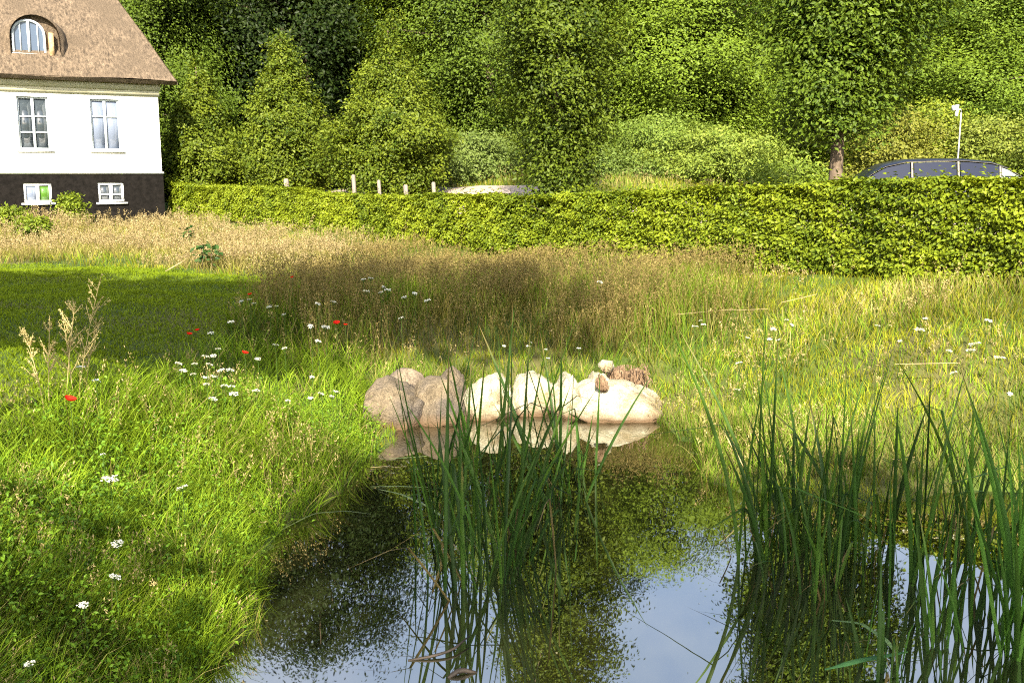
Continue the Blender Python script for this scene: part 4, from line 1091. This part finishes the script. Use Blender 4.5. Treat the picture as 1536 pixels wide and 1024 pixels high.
right = [(1140, 842, 17, 1.16, .07, 1.0, 'tallest reed plant at the left end of the right reeds'), (1185, 826, 17, .98, .08, 1.0, 'reed plant second from the left in the right reeds'), (1232, 850, 16, .80, .09, .9, 'short dark reed plant in front of the bright tree reflection'),
         (1268, 822, 15, 1.05, .07, 1.0, 'slender tall reed plant between two short dark ones'), (1320, 846, 13, .85, .07, 1.0, 'reed plant with broad leaves left of open blue water'), (1385, 872, 12, .95, .08, 1.1, 'sparse reed plant over the blue sky reflection'),
         (1442, 830, 16, 1.12, .08, 1.0, 'tall reed fan with wide spread tips at the right'), (1400, 960, 12, .7, .10, 1.3, 'low near reed plant with crossing leaves'), (1478, 930, 14, .95, .10, 1.4, 'near reed plant just left of the bright green one'),
         (1530, 985, 26, 1.22, .06, 2.2, 'bright green reed plant at the right picture border'), (1330, 1010, 10, .45, .14, 1.4, 'lowest reed plant at the bottom border'), (1215, 890, 14, .6, .12, .9, 'short reed tuft below the second plant of the right reeds'),
         (1600, 900, 14, 1.1, .1, 1.2, 'reed plant just past the right picture border')]
for i, (px, py, nb, hh, sp, tn, lb) in enumerate(right): reed(flat(px, py), int(nb * 1.4), hh * 1.12, sp, 240 + i, lb, RG_, 0, tn, .95, .14)

# loose blades and sticks on the water
def strip(name, pts, wd, col, label, cat, group=None, z=.006):
    c = np.array(pts, float); T = unit(np.gradient(c, axis=0)); sdv = unit(np.cross(T, [0, 0, 1.0])); k = len(c)
    w_ = wd * np.clip(np.minimum(np.linspace(0, 3, k), np.linspace(3, 0, k)) + .15, 0, 1)[:, None]
    up = np.array([0, 0, wd * .35])
    V = np.stack([c - sdv * w_, c + up, c + sdv * w_], 1).reshape(-1, 3); q = np.arange(k - 1)[:, None] * 3
    o = build(name, V, np.concatenate([q + [0, 1, 4, 3], q + [1, 2, 5, 4]], 0), M['reed'], None, np.broadcast_to(np.array(col), (len(V), 3)), True, c[0])
    return tag(o, label, cat, group)
def wl(pp, n=12, z=.006):
    a = np.array([[*flat(*p[:2]), p[2] if len(p) > 2 else z] for p in pp]); u = np.linspace(0, len(a) - 1, n)
    return np.stack([np.interp(u, np.arange(len(a)), a[:, i]) for i in range(3)], 1)
pale = (.26, .33, .13); straw = (.45, .36, .17)
FG = 'loose reed leaves on the water'
strip('fallen_reed_leaf', wl([(584, 689), (612, 687), (640, 685)]), .008, pale, 'short pale leaf floating nearest the tan boulders', 'leaf', FG)
strip('fallen_reed_leaf', wl([(556, 702), (580, 700), (602, 702)]), .007, straw, 'short straw coloured leaf floating by the left bank', 'leaf', FG)
strip('fallen_reed_leaf', wl([(556, 731), (600, 730), (642, 732)]), .008, pale, 'long flat leaf floating straight out from the left bank', 'leaf', FG)
strip('fallen_reed_leaf', wl([(568, 735), (600, 744, .02), (640, 764, .03), (680, 790, .02), (715, 822)]), .010, pale, 'bent pale leaf arching from the left bank to the reeds', 'leaf', FG)
strip('fallen_reed_leaf', wl([(655, 792, .03), (690, 832, .015), (716, 872)]), .005, straw, 'straw leaf hanging into the water by the dense reed plant', 'leaf', FG)
strip('fallen_reed_leaf', wl([(664, 806), (662, 850, .01), (648, 890)]), .007, (.30, .22, .06), 'rusty leaf hanging at the left of the middle reeds', 'leaf', FG)
strip('fallen_reed_leaf', wl([(410, 802), (470, 776, .03), (520, 770, .02), (556, 772)]), .008, (.10, .13, .05), 'grey green leaf curving along the left shore', 'leaf', FG)
strip('fallen_reed_leaf', wl([(1248, 932), (1290, 945, .04), (1330, 975, .05), (1342, 985, .02)]), .012, (.16, .25, .09), 'arching pale leaf at the bottom of the right reeds', 'leaf', FG)
strip('fallen_reed_leaf', wl([(1236, 1020, .05), (1290, 1008, .06), (1360, 996, .06)]), .018, (.06, .16, .05), 'broad green leaf lying across the bottom border', 'leaf', FG)
a = at(1084, 645, 6.9); b_ = at(1127, 718, 6.7)
strip('fallen_reed_leaf', np.linspace(a, b_, 8), .008, straw, 'straight straw leaf slanting at the right shore', 'leaf', FG)
mb = MB(); pts = wl([(612, 990, .0), (650, 987, .012), (680, 980, .02), (704, 962, .03)], 8); mb.add(*tube(pts, [.005, .006, .007, .007, .006, .006, .005, .003], 6))
tag(mb.build('stick', M['wet_wood'], None, True, pts[0]), 'bent dark stick poking out of the nearest water', 'stick')
mb = MB(); pts = wl([(672, 1016, .0), (690, 1010, .02), (715, 1008, .0)], 6); mb.add(*tube(pts, [.006, .011, .012, .012, .009, .005], 6))
tag(mb.build('stick', M['wet_wood'], None, True, pts[0]), 'short thick stick at the bottom border beneath the bent one', 'stick')

rg = np.random.default_rng(71); q = rg.uniform([wx.min(), wy.min()], [wx.max(), wy.max()], (9000, 2)); sh = -shore(q[:, 0], q[:, 1])
q = q[(sh > .02) & (rg.uniform(0, 1, 9000) < .05 + .5 * np.exp(-sh / .18))]
v, f_ = leaves(np.c_[q, np.full(len(q), .003)], unit(rg.normal(size=(len(q), 3)) * .1 + [0, 0, 1]), rg.uniform(.005, .016, len(q)), rg, rg.normal(size=(len(q), 3)) * [1, 1, 0], .6, .02)
cc = np.where(rg.uniform(0, 1, (len(q), 1)) < .4, np.array([[.30, .27, .16]]), np.array([[.07, .09, .02]]))
tag(build('floating_specks', v, f_, M['petal'], None, np.repeat(cc, 4, 0)), 'seeds and leaf bits floating along the pond margin', None, None, 'stuff')

# ------------------------------------------------------------------ flowers
def flower_head(rg, kind):
    if kind == 'umbel':
        n = 46; r = .035 * np.sqrt(rg.uniform(0, 1, n)); t_ = rg.uniform(0, 6.28, n)
        P = np.stack([r * np.cos(t_), r * np.sin(t_), .010 - 6 * r ** 2 + rg.normal(0, .002, n)], 1)
        V, F = leaves(P, unit(rg.normal(size=(n, 3)) * .35 + [0, 0, 1]), .013 * rg.uniform(.7, 1.3, n), rg, None, .9, .05)
        return V, F, np.broadcast_to(np.array([.78, .78, .70]), (len(V), 3)) * np.repeat(rg.uniform(.75, 1.05, (n, 1)), 4, 0)
    VV, FF, CC = [], [], []; k0 = 0
    for i in range(5):                                         # poppy petals: five overlapping cups
        a0 = i * 1.2566 + rg.normal(0, .1); g = []
        for u in np.linspace(0, 1, 5):
            for v in np.linspace(-.75, .75, 5):
                rr = .036 * u ** .8; g.append((rr * math.cos(a0 + v * (.9 if u > .1 else 1)), rr * math.sin(a0 + v * .9), .022 * u ** 2 + .004 * math.sin(v * 9 + i) * u))
        ii = np.arange(25).reshape(5, 5)
        q = np.stack([ii[:-1, :-1], ii[:-1, 1:], ii[1:, 1:], ii[1:, :-1]], -1).reshape(-1, 4)
        FF.append(np.concatenate([q[:, [0, 1, 2]], q[:, [0, 2, 3]]]) + k0); VV.append(np.array(g)); k0 += 25; CC.append(np.broadcast_to(np.array([.72, .022, .010]) * rg.uniform(.8, 1.1), (25, 3)))
    return np.concatenate(VV), np.concatenate(FF), np.concatenate(CC)

protos = {}
def flower(kind, px, py, h, scale, label, group, colr=None):
    scale *= .85
    g = ground(px, py, h); key = (kind, colr)
    e = empty({'umbel': 'white_wildflower', 'poppy': 'poppy', 'blue': 'pale_blue_flower'}[kind], g, label, 'flower', group)
    if key not in protos:
        rg = np.random.default_rng(len(protos) + 400); V, F, Cc = flower_head(rg, 'poppy' if kind == 'poppy' else 'umbel')
        if colr is not None: Cc = np.broadcast_to(np.array(colr), (len(V), 3)) * rg.uniform(.85, 1.1, (len(V), 1))
        hd = build('head', V, F, M['petal'], None, Cc)
        V, F = tube([(0, 0, -1), (.006, .004, -.5), (0, 0, 0)], [.0028, .0024, .002], 5, False)
        mb = MB(); mb.add(V, F, (.06, .11, .02))
        if kind != 'poppy':
            for i in range(9):
                a = i * .698; mb.add(*tube([(0, 0, -.06), (.022 * math.cos(a), .022 * math.sin(a), .004)], [.0015, .001], 4, False), (.06, .11, .02))
        st = mb.build('stem', M['petal'])
        protos[key] = (hd, st)
        objs = (hd, st)
    else:
        objs = tuple(p.copy() for p in protos[key])
        for o in objs: COL.objects.link(o)
    for o in objs:
        o.parent = e; o.location = (0, 0, h)
    objs[0].scale = (scale,) * 3; objs[0].rotation_euler = (random.uniform(-.3, .35), random.uniform(-.3, .3), random.uniform(0, 6))
    objs[1].scale = (1, 1, h)
    return e
FLO = [
 ('white flat-topped wildflower in the loose patch left of the tan boulders', 'white flowers left of the boulders', .42, 1.15,
  [(268, 546), (275, 556), (292, 547), (309, 535), (320, 534), (314, 547), (331, 556), (345, 556), (309, 567), (322, 566), (310, 578), (336, 579), (347, 581), (384, 587), (350, 592), (320, 599), (290, 562)]),
 ('small white wildflower close beside the grooved tan boulder', 'white flowers close to the boulders', .40, .95, [(482, 591), (505, 588), (498, 595), (468, 566), (432, 601), (466, 598)]),
 ('white wildflower in the shaded grass at the lawn edge', 'white flowers at the lawn edge', .50, .95, [(316, 500), (327, 524), (374, 450), (381, 456), (404, 461), (415, 460), (426, 472), (362, 452), (413, 518), (427, 523), (387, 539), (346, 484)]),
 ('white wildflower among the brown meadow grass', 'white flowers in the brown meadow', .62, 1.2, [(545, 420), (556, 418), (550, 438), (575, 431), (581, 436), (606, 447), (571, 440), (622, 441), (476, 456), (501, 454), (466, 490), (488, 491), (477, 512), (602, 478), (641, 452), (900, 424)]),
 ('tiny white flower just above the pale boulders', 'white flowers above the pale boulders', .36, .75, [(796, 514), (792, 520), (819, 525), (868, 523), (822, 538), (756, 520)]),
 ('white wildflower where mown stalks lie right of the root stump', 'white flowers right of the stump', .34, 1.0, [(1042, 490), (1051, 482), (1055, 487), (1108, 545), (1106, 585), (1160, 494), (1180, 480), (1188, 488), (1154, 510), (1168, 511), (1122, 508)]),
 ('big white wildflower in the sunny right meadow', 'white flowers in the right meadow', .34, 1.55, [(1380, 496), (1461, 518), (1456, 528), (1498, 539)]),
 ('faint white wildflower in the sunny right meadow', 'faint white flowers in the right meadow', .34, .95, [(1350, 512), (1388, 478), (1424, 527), (1515, 592), (1430, 560), (1316, 490), (1482, 482)]),
]
for lb, grp, h, sc, pts in FLO:
    for px, py in pts: flower('umbel', px, py, h * random.uniform(.9, 1.1), sc * random.uniform(.8, 1.15), lb, grp)
for px, py, sc, lb in ((165, 720, 1.6, 'largest white umbel in the near left bank grass'), (273, 732, 1.15, 'white umbel right of the largest one on the near bank'), (176, 816, 1.1, 'greenish white umbel above the rounded one on the near bank'),
                       (172, 867, .85, 'rounded white umbel low on the near left bank'), (125, 909, .85, 'flat white umbel lowest but one on the near left bank'), (45, 1002, .8, 'cream umbel at the bottom left corner'), (154, 682, .5, 'tiny pale umbel above the largest near one')):
    flower('umbel', px, py, .34, sc, lb, 'white flowers on the near bank')
RP = 'red poppies'
for px, py, h, sc, lb in ((105, 602, .38, 1.15, 'large bright red poppy at the left'), (367, 531, .42, .95, 'red poppy above the loose patch of white flowers'), (505, 486, .5, 1.15, 'orange red poppy in the middle grass'), (518, 488, .48, .7, 'tiny red poppy right of the orange red one'),
                          (375, 443, .5, .75, 'dull red poppy by the lawn edge flowers'), (438, 417, .6, .7, 'small orange poppy in the brown grass'), (284, 502, .4, .8, 'faded red poppy left of the lawn corner'), (296, 496, .42, .7, 'faded red poppy right beside its twin')):
    flower('poppy', px, py, h, sc, lb, RP)
for px, py, lb in ((121, 552, 'pale blue flower head under the dry stalks'), (144, 572, 'pale blue flower right above the red poppy')): flower('blue', px, py, .38, .95, lb, 'pale blue flowers', (.45, .52, .70))

# dry branching seed stalks at the lawn edge
def dry_stalk(px, py, hpx, lean, seed, label):
    rg = np.random.default_rng(seed); g = ground(px, py); h = hpx / FPX * g[1] * 1.02
    mb = MB(); C_ = lambda: np.array([.42, .35, .16]) * rg.uniform(.75, 1.15)
    t = np.linspace(0, 1, 8); c = g + np.stack([lean * h * t ** 1.3, 0 * t, h * t], 1)
    v, f_ = tube(c, .0045 * (1 - .6 * t), 5, False); mb.add(v, f_, C_())
    for k in range(13):
        u = rg.uniform(.35, .98); b0 = np.array([np.interp(u, t, c[:, i]) for i in range(3)]); sd = rg.choice([-1, 1]); L1 = h * rg.uniform(.12, .26) * (1.15 - .6 * u)
        d1 = np.array([sd * rg.uniform(.3, .6) + lean * .6, rg.normal(0, .3), rg.uniform(.5, 1.0)]); d1 /= np.linalg.norm(d1)
        pts = np.array([b0, b0 + d1 * L1 * .5, b0 + d1 * L1 + [0, 0, L1 * .12]]); v, f_ = tube(pts, [.003, .0025, .0015], 4, False); mb.add(v, f_, C_())
        m_ = 14; q = rg.uniform(.25, 1, m_); Q = b0 + d1 * (L1 * q)[:, None] + rg.normal(0, .006, (m_, 3))
        v, f_ = leaves(Q, unit(rg.normal(size=(m_, 3))), rg.uniform(.009, .018, m_), rg, d1 + rg.normal(size=(m_, 3)) * .4, .6); mb.add(v, f_, C_())
    m_ = 24; Q = c[-1] + (c[-2] - c[-1]) * rg.uniform(0, 1.2, m_)[:, None] + rg.normal(0, .007, (m_, 3))
    v, f_ = leaves(Q, unit(rg.normal(size=(m_, 3))), rg.uniform(.009, .018, m_), rg, np.array([0, 0, 1.0]) + rg.normal(size=(m_, 3)) * .4, .6); mb.add(v, f_, C_())
    tag(mb.build('dry_seed_stalk', M['petal'], None, False, g), label, 'dry plant', 'dry seed stalks at the lawn edge')
dry_stalk(118, 610, 196, .24, 500, 'tallest dry seed stalk leaning right over the shaded lawn')
dry_stalk(100, 612, 160, .15, 501, 'dry seed stalk just left of the tallest one')
dry_stalk(74, 614, 142, .08, 502, 'upright dry seed stalk left of centre in the dry group')
dry_stalk(66, 614, 120, -.16, 503, 'short dry seed stalk bending to the left')
dry_stalk(128, 606, 128, .20, 504, 'short dry seed stalk at the right of the group')
dry_stalk(112, 616, 150, -.05, 505, 'straight slim dry seed stalk in the middle of the group')

# dark leafy weeds and fallen straw at the lawn end
def weed(px, py, h, r, seed, label):
    rg = np.random.default_rng(seed); g = ground(px, py); e = empty('leafy_weed', g, label, 'weed', 'dark leafy weeds by the lawn')
    n = 34; Q = g + np.stack([rg.normal(0, r, n), rg.normal(0, r, n), h * rg.uniform(.3, 1.05, n)], 1)
    v, f_ = leaves(Q, unit(rg.normal(size=(n, 3)) * .5 + [0, -.2, .8]), rg.uniform(.07, .13, n), rg, None, .6)
    build('leaves', v, f_, M['leaf'], e, np.repeat(np.array([.018, .05, .01]) + rg.uniform(0, 1, (n, 1)) * [.03, .05, .01], 4, 0))
    mb = MB(); mb.add(*tube([g, g + [0, 0, h * .9]], [.012, .006], 5)); mb.build('stem', M['bark'], e)
weed(305, 404, .40, .06, 601, 'dark leafy weed standing highest at the lawn end'); weed(318, 406, .36, .07, 602, 'dark leafy weed just right of its higher twin'); weed(284, 376, .45, .06, 603, 'small dark weed farther back in the dry grass')
a, b_ = ground(248, 410), ground(276, 404)
strip('fallen_straw', np.linspace(a + [0, 0, .03], b_ + [0, 0, .14], 8), .018, (.42, .32, .17), 'pale fallen stalk lying at the far lawn corner', 'stalk')
a, b_ = ground(1012, 508), ground(1160, 478)
rg = np.random.default_rng(611)
for k, lb in enumerate(('long mown stalk lying right of the root stump', 'mown stalk crossing beside the white flowers', 'short mown stalk lying highest on the right meadow', 'bent mown stalk in the sunny right meadow')):
    p0 = ground(*[(1010, 505), (1075, 500), (1170, 488), (1340, 590)][k]) + [0, 0, .24]; d1 = np.array([[.9, .25, .05], [.6, -.3, .06], [.5, .1, .1], [.55, -.25, .06]][k])
    strip('mown_stalk', p0 + np.linspace(0, 1, 8)[:, None] * d1 * .8, .011, (.48, .37, .19), lb, 'stalk', 'mown stalks on the right meadow')
